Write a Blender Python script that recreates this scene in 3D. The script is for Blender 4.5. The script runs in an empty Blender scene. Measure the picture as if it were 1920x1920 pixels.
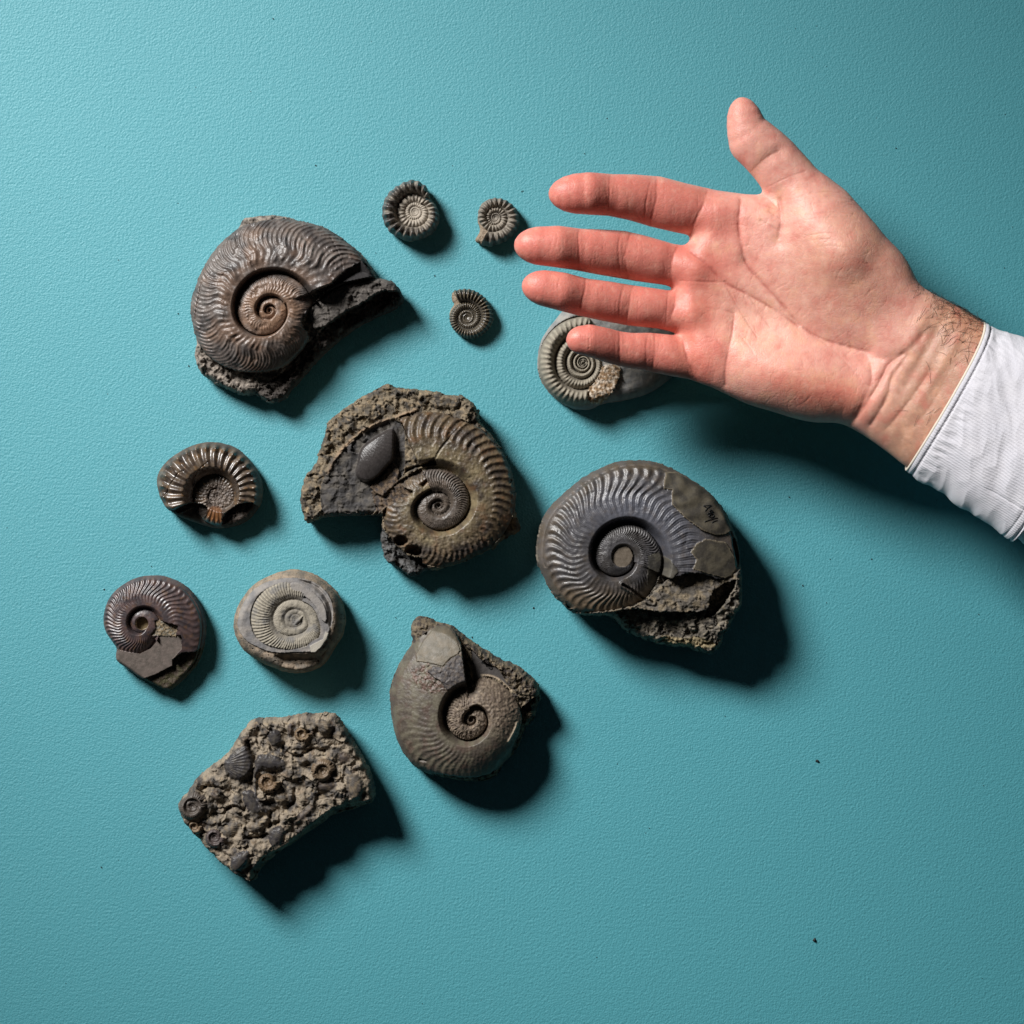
import bpy, math, random
import numpy as np
from mathutils import Vector

S = 0.00028            # metres per photo pixel on the teal surface
CAM_H = 1.3
CPX = CAM_H / S        # camera height in pixel units

sc = bpy.context.scene
col = sc.collection

# ------------------------------------------------------------------ camera, world, light, exposure
cam = bpy.data.cameras.new("camera")
cam.sensor_width = 36.0
cam.lens = 36.0 * CAM_H / (1920 * S)
cam.clip_start = 0.05
cam.clip_end = 20
camo = bpy.data.objects.new("camera", cam)
camo.location = (0, 0, CAM_H)
camo.rotation_euler = (0, 0, 0)
col.objects.link(camo)
sc.camera = camo

world = bpy.data.worlds.new("World")
sc.world = world
world.use_nodes = True
world.node_tree.nodes["Background"].inputs[0].default_value = (0.75, 0.9, 1.0, 1)
world.node_tree.nodes["Background"].inputs[1].default_value = 0.015

ld = bpy.data.lights.new("studio_softbox", 'AREA')
ld.shape = 'DISK'
ld.size = 0.52
ld.energy = 5.0
ld.spread = math.radians(53)
ld.color = (1.0, 0.985, 0.965)
lo = bpy.data.objects.new("studio_softbox", ld)
lo.location = (-0.94, 0.97, 0.98)
lo.rotation_euler = (Vector((0.02, -0.11, 0)) - Vector(lo.location)).to_track_quat('-Z', 'Y').to_euler()
col.objects.link(lo)

sc.view_settings.view_transform = 'Standard'
sc.view_settings.look = 'None'
sc.view_settings.exposure = 0.0
sc.view_settings.gamma = 1.0
sc.cycles.max_bounces = 6
sc.cycles.use_denoising = True

# ------------------------------------------------------------------ noise helpers (numpy)
_rng = np.random.RandomState(7)
_TAB = _rng.rand(8, 256, 256).astype(np.float32)
_ANG = (_rng.rand(8, 256, 256) * 2 * np.pi).astype(np.float32)


def gnoise(x, y, seed=0):
    k = seed % 8
    x = x + seed * 17.31; y = y + seed * 9.77
    xi = np.floor(x).astype(np.int64); yi = np.floor(y).astype(np.int64)
    fx = x - xi; fy = y - yi
    u = fx * fx * fx * (fx * (fx * 6 - 15) + 10)
    v = fy * fy * fy * (fy * (fy * 6 - 15) + 10)

    def g(i, j):
        a = _ANG[k][(xi + i) & 255, (yi + j) & 255]
        return np.cos(a) * (fx - i) + np.sin(a) * (fy - j)
    a = g(0, 0) * (1 - u) + g(1, 0) * u
    b = g(0, 1) * (1 - u) + g(1, 1) * u
    return (a * (1 - v) + b * v) * 1.5


def fbm(x, y, seed=0, octv=4, gain=0.5):
    s = 0; a = 1.0; n = 0
    for o in range(octv):
        s = s + a * gnoise(x * 2 ** o, y * 2 ** o, seed + o * 3)
        n += a; a *= gain
    return s / n


def ridged(x, y, seed=0, octv=3):
    s = 0; a = 1.0; n = 0
    for o in range(octv):
        s = s + a * (1 - 2 * np.abs(gnoise(x * 2 ** o, y * 2 ** o, seed + o * 5)))
        n += a; a *= 0.5
    return s / n


def cells(x, y, seed=0):
    """worley: (f1, f2, cell random a, b, c, dx, dy)"""
    k = seed % 8
    xi = np.floor(x).astype(np.int64); yi = np.floor(y).astype(np.int64)
    f1 = np.full(x.shape, 9.0); f2 = np.full(x.shape, 9.0)
    ca = np.zeros(x.shape); cb = np.zeros(x.shape); cc = np.zeros(x.shape)
    dx1 = np.zeros(x.shape); dy1 = np.zeros(x.shape)
    for i in (-1, 0, 1):
        for j in (-1, 0, 1):
            a, b = (xi + i) & 255, (yi + j) & 255
            px = xi + i + _TAB[k][a, b]; py = yi + j + _TAB[(k + 1) % 8][a, b]
            dx = x - px; dy = y - py
            d = np.hypot(dx, dy)
            near = d < f1
            f2 = np.where(near, f1, np.minimum(f2, d))
            ca = np.where(near, _TAB[(k + 2) % 8][a, b], ca)
            cb = np.where(near, _TAB[(k + 3) % 8][a, b], cb)
            cc = np.where(near, _TAB[(k + 4) % 8][a, b], cc)
            dx1 = np.where(near, dx, dx1); dy1 = np.where(near, dy, dy1)
            f1 = np.where(near, d, f1)
    return f1, f2, ca, cb, cc, dx1, dy1


def chips(X, Y, size, seed=0, tilt=0.5, step=0.6, warp=0.35):
    """broken-stone relief: tilted flat facets, in units of size"""
    x = X / size + warp * fbm(X / size * 1.3, Y / size * 1.3, seed + 1, 2)
    y = Y / size + warp * fbm(X / size * 1.3 + 40, Y / size * 1.3, seed + 2, 2)
    f1, f2, a, b, c, dx, dy = cells(x, y, seed)
    return size * (step * (a - 0.5) + tilt * ((b - 0.5) * 2 * dx + (c - 0.5) * 2 * dy)), f2 - f1, a


def strata(X, Y, size, seed=0, n=3.0, sharp=.80, dirx=.3, diry=.5):
    """splintered layers: plateaus with abrupt edges, 0..1-ish"""
    h = fbm(X / size + .6 * fbm(X / size * 2, Y / size * 2, seed + 6, 2), Y / size, seed, 3) * n + (X * dirx + Y * diry) / size
    f = np.floor(h); r = h - f
    return (f + np.clip((r - sharp) / (1 - sharp), 0, 1) * .9 + .25 * r - (X * dirx + Y * diry) / size) / n


def ss(a, b, x):
    t = np.clip((x - a) / (b - a), 0, 1)
    return t * t * (3 - 2 * t)


def chaikin(p, n=2):
    p = np.asarray(p, float)
    for _ in range(n):
        q = np.roll(p, -1, 0)
        p = np.stack([p * .75 + q * .25, p * .25 + q * .75], 1).reshape(-1, 2)
    return p


def poly_sdf(X, Y, P):
    """signed distance, positive inside"""
    P = np.asarray(P, float)
    x = X.ravel(); y = Y.ravel()
    best = np.full(x.shape, 1e18); ins = np.zeros(x.shape, bool)
    n = len(P)
    for i in range(n):
        ax, ay = P[i]; bx, by = P[(i + 1) % n]
        ex, ey = bx - ax, by - ay
        L = ex * ex + ey * ey + 1e-12
        t = np.clip(((x - ax) * ex + (y - ay) * ey) / L, 0, 1)
        d = (x - ax - t * ex) ** 2 + (y - ay - t * ey) ** 2
        best = np.minimum(best, d)
        if ay != by:
            c = (ay > y) != (by > y)
            ins ^= c & (x < ex * (y - ay) / (by - ay) + ax)
    d = np.sqrt(best)
    return np.where(ins, d, -d).reshape(X.shape)


def line_dist(X, Y, P):
    best = np.full(X.shape, 1e18)
    for (ax, ay), (bx, by) in zip(P[:-1], P[1:]):
        ex, ey = bx - ax, by - ay
        t = np.clip(((X - ax) * ex + (Y - ay) * ey) / (ex * ex + ey * ey + 1e-12), 0, 1)
        best = np.minimum(best, (X - ax - t * ex) ** 2 + (Y - ay - t * ey) ** 2)
    return np.sqrt(best)


def catmull(P, n=8):
    P = np.asarray(P, float)
    Q = np.vstack([2 * P[0] - P[1], P, 2 * P[-1] - P[-2]])
    out = []
    for i in range(len(P) - 1):
        a, b, c, d = Q[i], Q[i + 1], Q[i + 2], Q[i + 3]
        for k in range(n):
            t = k / n
            out.append(.5 * (2 * b + (c - a) * t + (2 * a - 5 * b + 4 * c - d) * t * t + (3 * b - a - 3 * c + d) * t ** 3))
    out.append(P[-1])
    return np.array(out)


def blur(A, n=1):
    for _ in range(n):
        B = np.pad(A, 1, mode='edge')
        A = (B[:-2, 1:-1] + B[2:, 1:-1] + 2 * B[1:-1, 1:-1]) / 4
        B = np.pad(A, 1, mode='edge')
        A = (B[1:-1, :-2] + B[1:-1, 2:] + 2 * B[1:-1, 1:-1]) / 4
    return A


# ------------------------------------------------------------------ material helpers
def new_mat(name):
    m = bpy.data.materials.new(name)
    m.use_nodes = True
    nt = m.node_tree
    return m, nt, nt.nodes["Principled BSDF"]


def N(nt, typ, **kw):
    n = nt.nodes.new(typ)
    for k, v in kw.items():
        if hasattr(n, k):
            setattr(n, k, v)
        else:
            n.inputs[k.replace('_', ' ')].default_value = v
    return n


def noise_node(nt, coord, scale, detail=3, rough=0.55, distortion=0.0):
    n = nt.nodes.new('ShaderNodeTexNoise')
    n.inputs['Scale'].default_value = scale
    n.inputs['Detail'].default_value = detail
    n.inputs['Roughness'].default_value = rough
    n.inputs['Distortion'].default_value = distortion
    nt.links.new(coord, n.inputs['Vector'])
    return n.outputs['Fac']


def math_node(nt, op, a, b=None, clamp=False):
    n = nt.nodes.new('ShaderNodeMath')
    n.operation = op; n.use_clamp = clamp
    for i, v in enumerate((a, b)):
        if v is None: continue
        if isinstance(v, (int, float)): n.inputs[i].default_value = v
        else: nt.links.new(v, n.inputs[i])
    return n.outputs[0]


def rock_mat(name, bump=0.5, grain=0.35, sparkle=0.0, spec=0.35):
    """stone whose base colour and roughness come from the surface's own attribute, with grain and pits"""
    m, nt, b = new_mat(name)
    L = nt.links
    at = N(nt, 'ShaderNodeAttribute'); at.attribute_name = 'Col'
    tc = N(nt, 'ShaderNodeTexCoord').outputs['Object']
    g1 = noise_node(nt, tc, 900, 4, 0.65)
    g2 = noise_node(nt, tc, 260, 3, 0.6)
    g3 = noise_node(nt, tc, 2600, 2, 0.6)
    s = math_node(nt, 'MULTIPLY_ADD', g1, 2 * grain); s.node.inputs[2].default_value = 1 - grain
    s2 = math_node(nt, 'MULTIPLY_ADD', g2, grain); s2.node.inputs[2].default_value = 1 - grain / 2
    sm = math_node(nt, 'MULTIPLY', s, s2)
    mx = N(nt, 'ShaderNodeVectorMath', operation='SCALE')
    L.new(at.outputs['Color'], mx.inputs[0]); L.new(sm, mx.inputs['Scale'])
    colout = mx.outputs[0]
    if sparkle:
        f = math_node(nt, 'GREATER_THAN', g3, 0.66)
        f = math_node(nt, 'MULTIPLY', f, sparkle)
        mix = N(nt, 'ShaderNodeMix', data_type='RGBA')
        L.new(f, mix.inputs[0]); L.new(colout, mix.inputs[6]); mix.inputs[7].default_value = (0.36, 0.33, 0.27, 1)
        colout = mix.outputs[2]
    L.new(colout, b.inputs['Base Color'])
    r = math_node(nt, 'MULTIPLY_ADD', g1, 0.25); L.new(at.outputs['Alpha'], r.node.inputs[2])
    r = math_node(nt, 'SUBTRACT', r, 0.12, True)
    L.new(r, b.inputs['Roughness'])
    b.inputs['Specular IOR Level'].default_value = spec
    h = math_node(nt, 'MULTIPLY_ADD', g1, 0.7); L.new(math_node(nt, 'MULTIPLY', g3, 0.35), h.node.inputs[2])
    bp = N(nt, 'ShaderNodeBump'); bp.inputs['Strength'].default_value = bump; bp.inputs['Distance'].default_value = 0.0006
    L.new(h, bp.inputs['Height']); L.new(bp.outputs[0], b.inputs['Normal'])
    return m


M_SHELL = rock_mat('fossil_shell', 0.35, 0.3, 0.25, 0.5)
M_POLISH = rock_mat('polished_shell', 0.14, 0.3, 0.1, 0.7)
M_ROCK = rock_mat('rough_rock', 0.8, 0.5, 0.35, 0.3)
M_SLAB = rock_mat('smooth_stone', 0.35, 0.25, 0.15, 0.35)


def plain(name, c, rough=0.6, spec=0.4):
    m, nt, b = new_mat(name)
    tc = N(nt, 'ShaderNodeTexCoord').outputs['Object']
    g = noise_node(nt, tc, 1200, 3)
    s = math_node(nt, 'MULTIPLY_ADD', g, 0.4); s.node.inputs[2].default_value = 0.8
    mx = N(nt, 'ShaderNodeVectorMath', operation='SCALE')
    mx.inputs[0].default_value = c
    nt.links.new(s, mx.inputs['Scale'])
    nt.links.new(mx.outputs[0], b.inputs['Base Color'])
    b.inputs['Roughness'].default_value = rough
    b.inputs['Specular IOR Level'].default_value = spec
    return m


M_INK = plain('black_ink', (0.006, 0.006, 0.007), 0.45)
M_GRIT = plain('dark_grit', (0.02, 0.02, 0.02), 0.8)

# ------------------------------------------------------------------ object helpers
def mesh_obj(name, V, Fq, mat, parent=None, colr=None, smooth=True, loc=None):
    """V (n,3) metres, Fq quads/tris list or (m,4) array"""
    me = bpy.data.meshes.new(name)
    V = np.asarray(V, np.float32)
    if isinstance(Fq, np.ndarray) and Fq.ndim == 2:
        k = Fq.shape[1]; n = len(Fq)
        me.vertices.add(len(V)); me.vertices.foreach_set('co', V.ravel())
        me.loops.add(n * k); me.loops.foreach_set('vertex_index', Fq.astype(np.int32).ravel())
        me.polygons.add(n); me.polygons.foreach_set('loop_start', np.arange(0, n * k, k, dtype=np.int32))
        me.update(calc_edges=True)
    else:
        me.from_pydata(V.tolist(), [], [list(map(int, f)) for f in Fq])
    if smooth:
        me.polygons.foreach_set('use_smooth', np.ones(len(me.polygons), bool))
    if colr is not None:
        a = me.color_attributes.new('Col', 'FLOAT_COLOR', 'POINT')
        a.data.foreach_set('color', np.asarray(colr, np.float32).ravel())
    me.validate()
    me.materials.append(mat)
    o = bpy.data.objects.new(name, me)
    col.objects.link(o)
    if parent is not None: o.parent = parent
    if loc is not None: o.location = loc
    return o


def thing(name, label, cat, loc=(0, 0, 0), group=None):
    o = bpy.data.objects.new(name, None)
    o.empty_display_size = 0.01
    col.objects.link(o)
    o.location = loc
    o['label'] = label; o['category'] = cat
    if group: o['group'] = group
    return o


def tube_mesh(paths, r, k=4, taper=True):
    """several polylines (each (n,3)) as thin tubes, one V/F"""
    V = []; F = []
    for P in paths:
        P = np.asarray(P, float); n = len(P)
        T = np.gradient(P, axis=0); T /= (np.linalg.norm(T, axis=1, keepdims=True) + 1e-12)
        up = np.array([0, 0, 1.0])
        A = np.cross(T, up); A /= (np.linalg.norm(A, axis=1, keepdims=True) + 1e-9)
        B = np.cross(A, T)
        base = len(V)
        for i in range(n):
            rr = r * ((0.35 + 0.65 * math.sin(math.pi * (0.1 + 0.8 * i / (n - 1)))) if taper else 1)
            for j in range(k):
                a = 2 * math.pi * (j + .5) / k
                V.append(P[i] + rr * (math.cos(a) * A[i] + math.sin(a) * B[i]))
        for i in range(n - 1):
            for j in range(k):
                F.append((base + i * k + j, base + i * k + (j + 1) % k, base + (i + 1) * k + (j + 1) % k, base + (i + 1) * k + j))
        F.append(tuple(base + j for j in range(k))[::-1])
        F.append(tuple(base + (n - 1) * k + j for j in range(k)))
    return np.array(V), F


# ------------------------------------------------------------------ the teal surface
def build_surface():
    m, nt, b = new_mat('teal_paint')
    L = nt.links
    tc = N(nt, 'ShaderNodeTexCoord').outputs['Object']
    big = noise_node(nt, tc, 9, 3)
    fine = noise_node(nt, tc, 420, 3)
    cr = N(nt, 'ShaderNodeMix', data_type='RGBA')
    cr.inputs[6].default_value = (0.058, 0.318, 0.376, 1)
    cr.inputs[7].default_value = (0.066, 0.338, 0.396, 1)
    L.new(big, cr.inputs[0])
    mul = N(nt, 'ShaderNodeVectorMath', operation='SCALE')
    s = math_node(nt, 'MULTIPLY_ADD', fine, 0.10); s.node.inputs[2].default_value = 0.95
    L.new(cr.outputs[2], mul.inputs[0]); L.new(s, mul.inputs['Scale'])
    L.new(mul.outputs[0], b.inputs['Base Color'])
    b.inputs['Roughness'].default_value = 0.6
    b.inputs['Specular IOR Level'].default_value = 1.0
    n1 = noise_node(nt, tc, 950, 2.0, 0.6, 0.2)
    n2 = noise_node(nt, tc, 480, 1, 0.5)
    n3 = noise_node(nt, tc, 25, 2, 0.5)
    h = math_node(nt, 'MULTIPLY', n1, 1.1)
    h = math_node(nt, 'ADD', h, math_node(nt, 'MULTIPLY', n2, 0.6))
    h = math_node(nt, 'ADD', h, math_node(nt, 'MULTIPLY', n3, 0.25))
    bp = N(nt, 'ShaderNodeBump'); bp.inputs['Strength'].default_value = 0.42; bp.inputs['Distance'].default_value = 0.0007
    L.new(h, bp.inputs['Height']); L.new(bp.outputs[0], b.inputs['Normal'])
    w = 1.6
    V = np.array([(-w, -w, 0), (w, -w, 0), (w, w, 0), (-w, w, 0), (-w, -w, -.02), (w, -w, -.02), (w, w, -.02), (-w, w, -.02)])
    F = [(0, 1, 2, 3), (7, 6, 5, 4), (0, 4, 5, 1), (1, 5, 6, 2), (2, 6, 7, 3), (3, 7, 4, 0)]
    o = mesh_obj('tabletop', V, F, m, smooth=False)
    o['kind'] = 'structure'
    o['label'] = 'finely textured teal painted surface under the fossils'


build_surface()


# ------------------------------------------------------------------ fossils
class Fossil:
    def __init__(self, outline, zo=(0, 0), zs=1.0, zmid=60, smooth=2, jag=0.0, jagsize=14, step=1.35, seed=1):
        self.zo = zo; self.zs = zs; self.seed = seed; self.step = step
        P = self.P(outline)
        if smooth: P = chaikin(P, smooth)
        self.out = P
        self.f = (CPX - zmid) / CPX
        lo_ = P.min(0) - 6; hi = P.max(0) + 6
        xs = np.arange(lo_[0], hi[0], step); ys = np.arange(lo_[1], hi[1], step)
        self.X, self.Y = np.meshgrid(xs, ys, indexing='ij')
        self.D = poly_sdf(self.X, self.Y, P)
        if jag:
            c, e, _ = chips(self.X, self.Y, jagsize, seed + 3, 0.5, 0.5)
            self.D = self.D + jag * (c / jagsize * 1.6 + 0.5 * fbm(self.X / jagsize, self.Y / jagsize, seed, 3))
        self.c = P.mean(0)
        self.shape = self.X.shape

    def P(self, pts):
        p = np.asarray(pts, float)
        return np.stack([self.zo[0] + p[:, 0] * self.zs, self.zo[1] + p[:, 1] * self.zs], 1)

    def poly(self, pts, smooth=1, jag=0, jsize=8, seed=5):
        P = self.P(pts)
        if smooth: P = chaikin(P, smooth)
        d = poly_sdf(self.X, self.Y, P)
        if jag: d = d + jag * fbm(self.X / jsize, self.Y / jsize, seed, 3)
        return d

    def line(self, pts):
        return line_dist(self.X, self.Y, catmull(self.P(pts), 5))

    def fb(self, size, seed=0, octv=4, gain=0.5):
        return fbm(self.X / size, self.Y / size, seed + self.seed * 5, octv, gain)

    def ch(self, size, seed=0, tilt=0.5, step=0.6, warp=0.35):
        return chips(self.X, self.Y, size, seed + self.seed * 3, tilt, step, warp)

    def rock(self, size, amp, seed=0, fine=1.0, dirx=.3, diry=.5):
        X, Y = self.X, self.Y
        s_ = seed + self.seed * 2
        a = strata(X, Y, size, s_, 3.0, .82, dirx, diry)
        b_ = strata(X, Y, size * .38, s_ + 3, 2.5, .75, -diry, dirx)
        c_, _, _ = chips(X, Y, size * .5, s_ + 1, .55, .25, .6)
        f_ = fbm(X / 4, Y / 4, s_ + 2, 3)
        d_, _, _ = chips(X, Y, size * .28, s_ + 4, .7, .3, .6)
        g_, _, _ = chips(X, Y, size * .95, s_ + 5, .6, .2, .5)
        m_ = ss(-.1, .35, fbm(X / size, Y / size, s_ + 7, 2))       # some parts clean breaks, others crumbly
        return amp * (a + .25 * b_) + .9 * amp / size * 2 * c_ + .9 * amp / size * 2 * g_ + fine * (.1 + .5 * m_) * d_ + fine * (.2 + .6 * m_) * f_

    def spiral(self, cz, sense, table, W, wob=0.0):
        """table: (screen angle deg, radius in zoom units) in growth order over one turn.
        sense -1: grows clockwise on screen (angle decreasing)"""
        cx, cy = self.P([cz])[0]
        a = np.array([p[0] for p in table], float); R = np.array([p[1] for p in table], float) * self.zs
        un = [a[0]]
        for v in a[1:]:
            d = sense * (v - un[-1])
            while d <= 0: d += 360
            while d > 360: d -= 360
            un.append(un[-1] + sense * d)
        un = np.array(un)
        th = sense * (un - un[-1])       # <=0, growing to 0
        if th[0] > -360:
            th = np.insert(th, 0, -360.0); R = np.insert(R, 0, R[-1] / W)
        lnR = np.log(R); lw = math.log(W)
        dx = self.X - cx; dy = -(self.Y - cy)
        if wob:
            dx = dx + wob * self.fb(40, 9, 2); dy = dy + wob * self.fb(40, 10, 2)
        r = np.hypot(dx, dy) + 1e-6
        ph = np.degrees(np.arctan2(dy, dx))
        t0 = (sense * (ph - un[-1])) % 360.0 - 360.0
        # smooth interpolation of ln R, continuous into the next whorl
        tt = np.concatenate([th - 360, th[1:], ])
        ll = np.concatenate([lnR - lw, lnR[1:]])
        L0 = np.interp(t0, tt, ll)
        # soften the kinks of the table
        for dd in (-12, 12):
            L0 = L0 + np.interp(np.clip(t0 + dd, -720, 0), tt, ll)
        L0 /= 3
        n = np.ceil((np.log(r) - L0) / lw * -1) - 1
        n = np.floor((L0 - np.log(r)) / lw)
        inside = n >= 0
        n = np.clip(n, 0, 9)
        rho = np.exp(L0 - n * lw)
        t = np.clip((r - rho / W) / (rho - rho / W), 0, 1)
        return dict(cx=cx, cy=cy, t=t, th=np.radians(t0 - 360 * n), rho=rho, n=n, ins=inside, r=r, ph=np.radians(ph), R0=R[-1], W=W)

    def build(self, name, label, Z, reg, C, rough, parts, cat='fossil', edge=10.0, rim=0.45, bulge=0.10, inset=0.18, rough_side=3.0, group=None, side_steps=14, sidecol=None):
        """parts: {region id: (name, material, label or None)}"""
        X, Y, D = self.X, self.Y, self.D
        nx, ny = self.shape
        ed = np.clip(D / edge, 0, 1)
        prof = np.sqrt(np.clip(1 - (1 - ed) ** 2, 0, 1))
        Zr = rim * Z
        Zf = Zr + (Z - Zr) * prof
        Zf = np.maximum(Zf, 2.0)
        self.Zf = Zf
        ins = D > 0
        cell = ins[:-1, :-1] | ins[1:, :-1] | ins[1:, 1:] | ins[:-1, 1:]
        gx, gy = np.gradient(D, self.step)
        gn = np.hypot(gx, gy) + 1e-6
        gx /= gn; gy /= gn
        mv = np.where(ins, 0, -D)
        mv = np.clip(mv, 0, self.step * 1.6)
        PX = X + gx * mv; PY = Y + gy * mv
        idx = np.arange(nx * ny).reshape(nx, ny)
        ci, cj = np.nonzero(cell)
        # screen y is flipped, so this order faces up
        F = np.stack([idx[ci, cj], idx[ci, cj + 1], idx[ci + 1, cj + 1], idx[ci + 1, cj]], 1)
        regf = reg[ci, cj]
        bad = ~ins[ci, cj]
        # boundary edges
        E = np.concatenate([F[:, [0, 1]], F[:, [1, 2]], F[:, [2, 3]], F[:, [3, 0]]])
        er = np.tile(regf, 4)
        key = np.minimum(E[:, 0], E[:, 1]) * (nx * ny) + np.maximum(E[:, 0], E[:, 1])
        u, inv, cnt = np.unique(key, return_inverse=True, return_counts=True)
        be = cnt[inv] == 1
        BE = E[be]; br = er[be]
        px = PX.ravel(); py = PY.ravel(); pz = Zf.ravel()
        rough = rough + (0.9 - rough) * (1 - ss(edge * .2, edge * .9, D)) * .85
        cc = np.concatenate([C.reshape(-1, 3), rough.reshape(-1, 1)], 1)
        bv, binv = np.unique(BE, return_inverse=True)
        binv = binv.reshape(BE.shape)
        nb = len(bv)
        ox = -gx.ravel()[bv]; oy = -gy.ravel()[bv]
        VX = [px]; VY = [py]; VZ = [pz]; CC = [cc]
        zt = pz[bv]
        Fs = []; rs = []
        prev = bv
        base = nx * ny
        scol = cc[bv] if sidecol is None else np.concatenate([np.tile(sidecol, (nb, 1)), np.full((nb, 1), .85)], 1)
        for k in range(1, side_steps + 1):
            s = k / side_steps
            q = zt * (1 - s)
            off = zt * (bulge * math.sin(math.pi * min(1, s * 1.2)) - inset * s * s)
            arc = px[bv] + 1.37 * py[bv]; zq_ = zt * s
            w = rough_side * (1.1 * fbm(arc / 26, zq_ / 11 + (px[bv] - py[bv]) / 50, self.seed + 2, 3) + 0.5 * gnoise(arc / 9, zq_ / 6, self.seed))
            off = off + w * math.sin(math.pi * s * 0.95 + 0.1)
            VX.append(px[bv] + ox * off); VY.append(py[bv] + oy * off); VZ.append(q)
            m = min(1, s * 3)
            var = 1 + 0.35 * fbm(arc / 18, zq_ / 9, self.seed + 4, 3)[:, None]
            c2 = cc[bv] * (1 - m) + scol * m
            c2[:, :3] *= var
            CC.append(c2)
            cur = base + np.arange(nb); base += nb
            a = BE[:, 0]; b_ = BE[:, 1]
            pa = prev[binv[:, 0]] if k > 1 else a
            pb = prev[binv[:, 1]] if k > 1 else b_
            Fs.append(np.stack([pb, pa, cur[binv[:, 0]], cur[binv[:, 1]]], 1)); rs.append(br)
            prev = cur
        VX = np.concatenate(VX); VY = np.concatenate(VY); VZ = np.concatenate(VZ); CC = np.concatenate(CC)
        FF = np.concatenate([F] + Fs); RR = np.concatenate([regf] + rs)
        cxp, cyp = self.c
        f = self.f
        ox0 = (cxp - 960) * f * S; oy0 = (960 - cyp) * f * S
        V = np.stack([(VX - 960) * f * S - ox0, (960 - VY) * f * S - oy0, VZ * S], 1)
        root = thing(name, label, cat, (ox0, oy0, 0), group)
        self.root = root; self.o0 = (ox0, oy0)
        # any region without a part joins region 0
        for rid in np.unique(RR):
            pass
        for rid, (pn, mat, plab) in parts.items():
            sel = RR == rid
            if not sel.any(): continue
            G = FF[sel]
            uu, iv = np.unique(G, return_inverse=True)
            o = mesh_obj(pn, V[uu], iv.reshape(G.shape), mat, root, CC[uu])
            if plab: o['label'] = plab
        return root

    def local(self, pts, dz=0.0, zoom=True):
        """photo points laid on the finished surface, in the root's local metres"""
        p = self.P(pts) if zoom else np.asarray(pts, float)
        i = np.clip((p[:, 0] - self.X[0, 0]) / self.step, 0, self.shape[0] - 2)
        j = np.clip((p[:, 1] - self.Y[0, 0]) / self.step, 0, self.shape[1] - 2)
        i0 = i.astype(int); j0 = j.astype(int); a = i - i0; b = j - j0
        Zf = self.Zf
        z = Zf[i0, j0] * (1 - a) * (1 - b) + Zf[i0 + 1, j0] * a * (1 - b) + Zf[i0, j0 + 1] * (1 - a) * b + Zf[i0 + 1, j0 + 1] * a * b
        return np.stack([(p[:, 0] - 960) * self.f * S - self.o0[0], (960 - p[:, 1]) * self.f * S - self.o0[1], (z + dz) * S], 1)

    def ink(self, strokes, name='ink_writing', label=None, r=1.05):
        paths = []
        for s_ in strokes:
            P = catmull(np.asarray(s_, float), 4) if len(s_) > 2 else np.array([np.asarray(s_[0]) * (1 - k) + np.asarray(s_[1]) * k for k in (0, .25, .5, .75, 1)])
            paths.append(self.local(P, 0.35))
        V, F = tube_mesh(paths, r * S, 5, False)
        o = mesh_obj(name, V, F, M_INK, self.root)
        if label: o['label'] = label


def rib_wave(x, sharp=1.0):
    c = 0.5 + 0.5 * np.cos(x)
    return c ** sharp


def bend_of(t, pts):
    return np.interp(t, [p[0] for p in pts], [p[1] for p in pts])


def smooth_bend(t, pts):
    p = catmull(np.array(pts, float), 8)
    return np.interp(t, p[:, 0], p[:, 1])


def dome(sp, kind='involute', ts=0.14, low=0.2, pw=2.0, floor=0.42):
    t = sp['t']
    if kind == 'involute':
        inn = sp['n'] >= 1
        floor = np.where(inn, .82, floor); low = np.where(inn, .78, low)
        up = floor + (1 - floor) * ss(0, ts, t)
        dn = 1 - (1 - low) * np.clip((t - ts) / (1 - ts), 0, 1) ** pw
        return up * dn
    return 0.25 + 0.75 * np.sin(np.pi * np.clip(t, 0, 1)) ** 0.7


def mixc(a, b, m):
    m = np.asarray(m)[..., None]
    return np.asarray(a) * (1 - m) + np.asarray(b) * m


def flat(shape, c):
    return np.tile(np.array(c, float), shape + (1,))


# sRGB 0..255 -> linear
def rgb(r, g, b):
    v = np.array([r, g, b]) / 255.0
    return np.where(v <= 0.04045, v / 12.92, ((v + 0.055) / 1.055) ** 2.4)


GROUP = None


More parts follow.
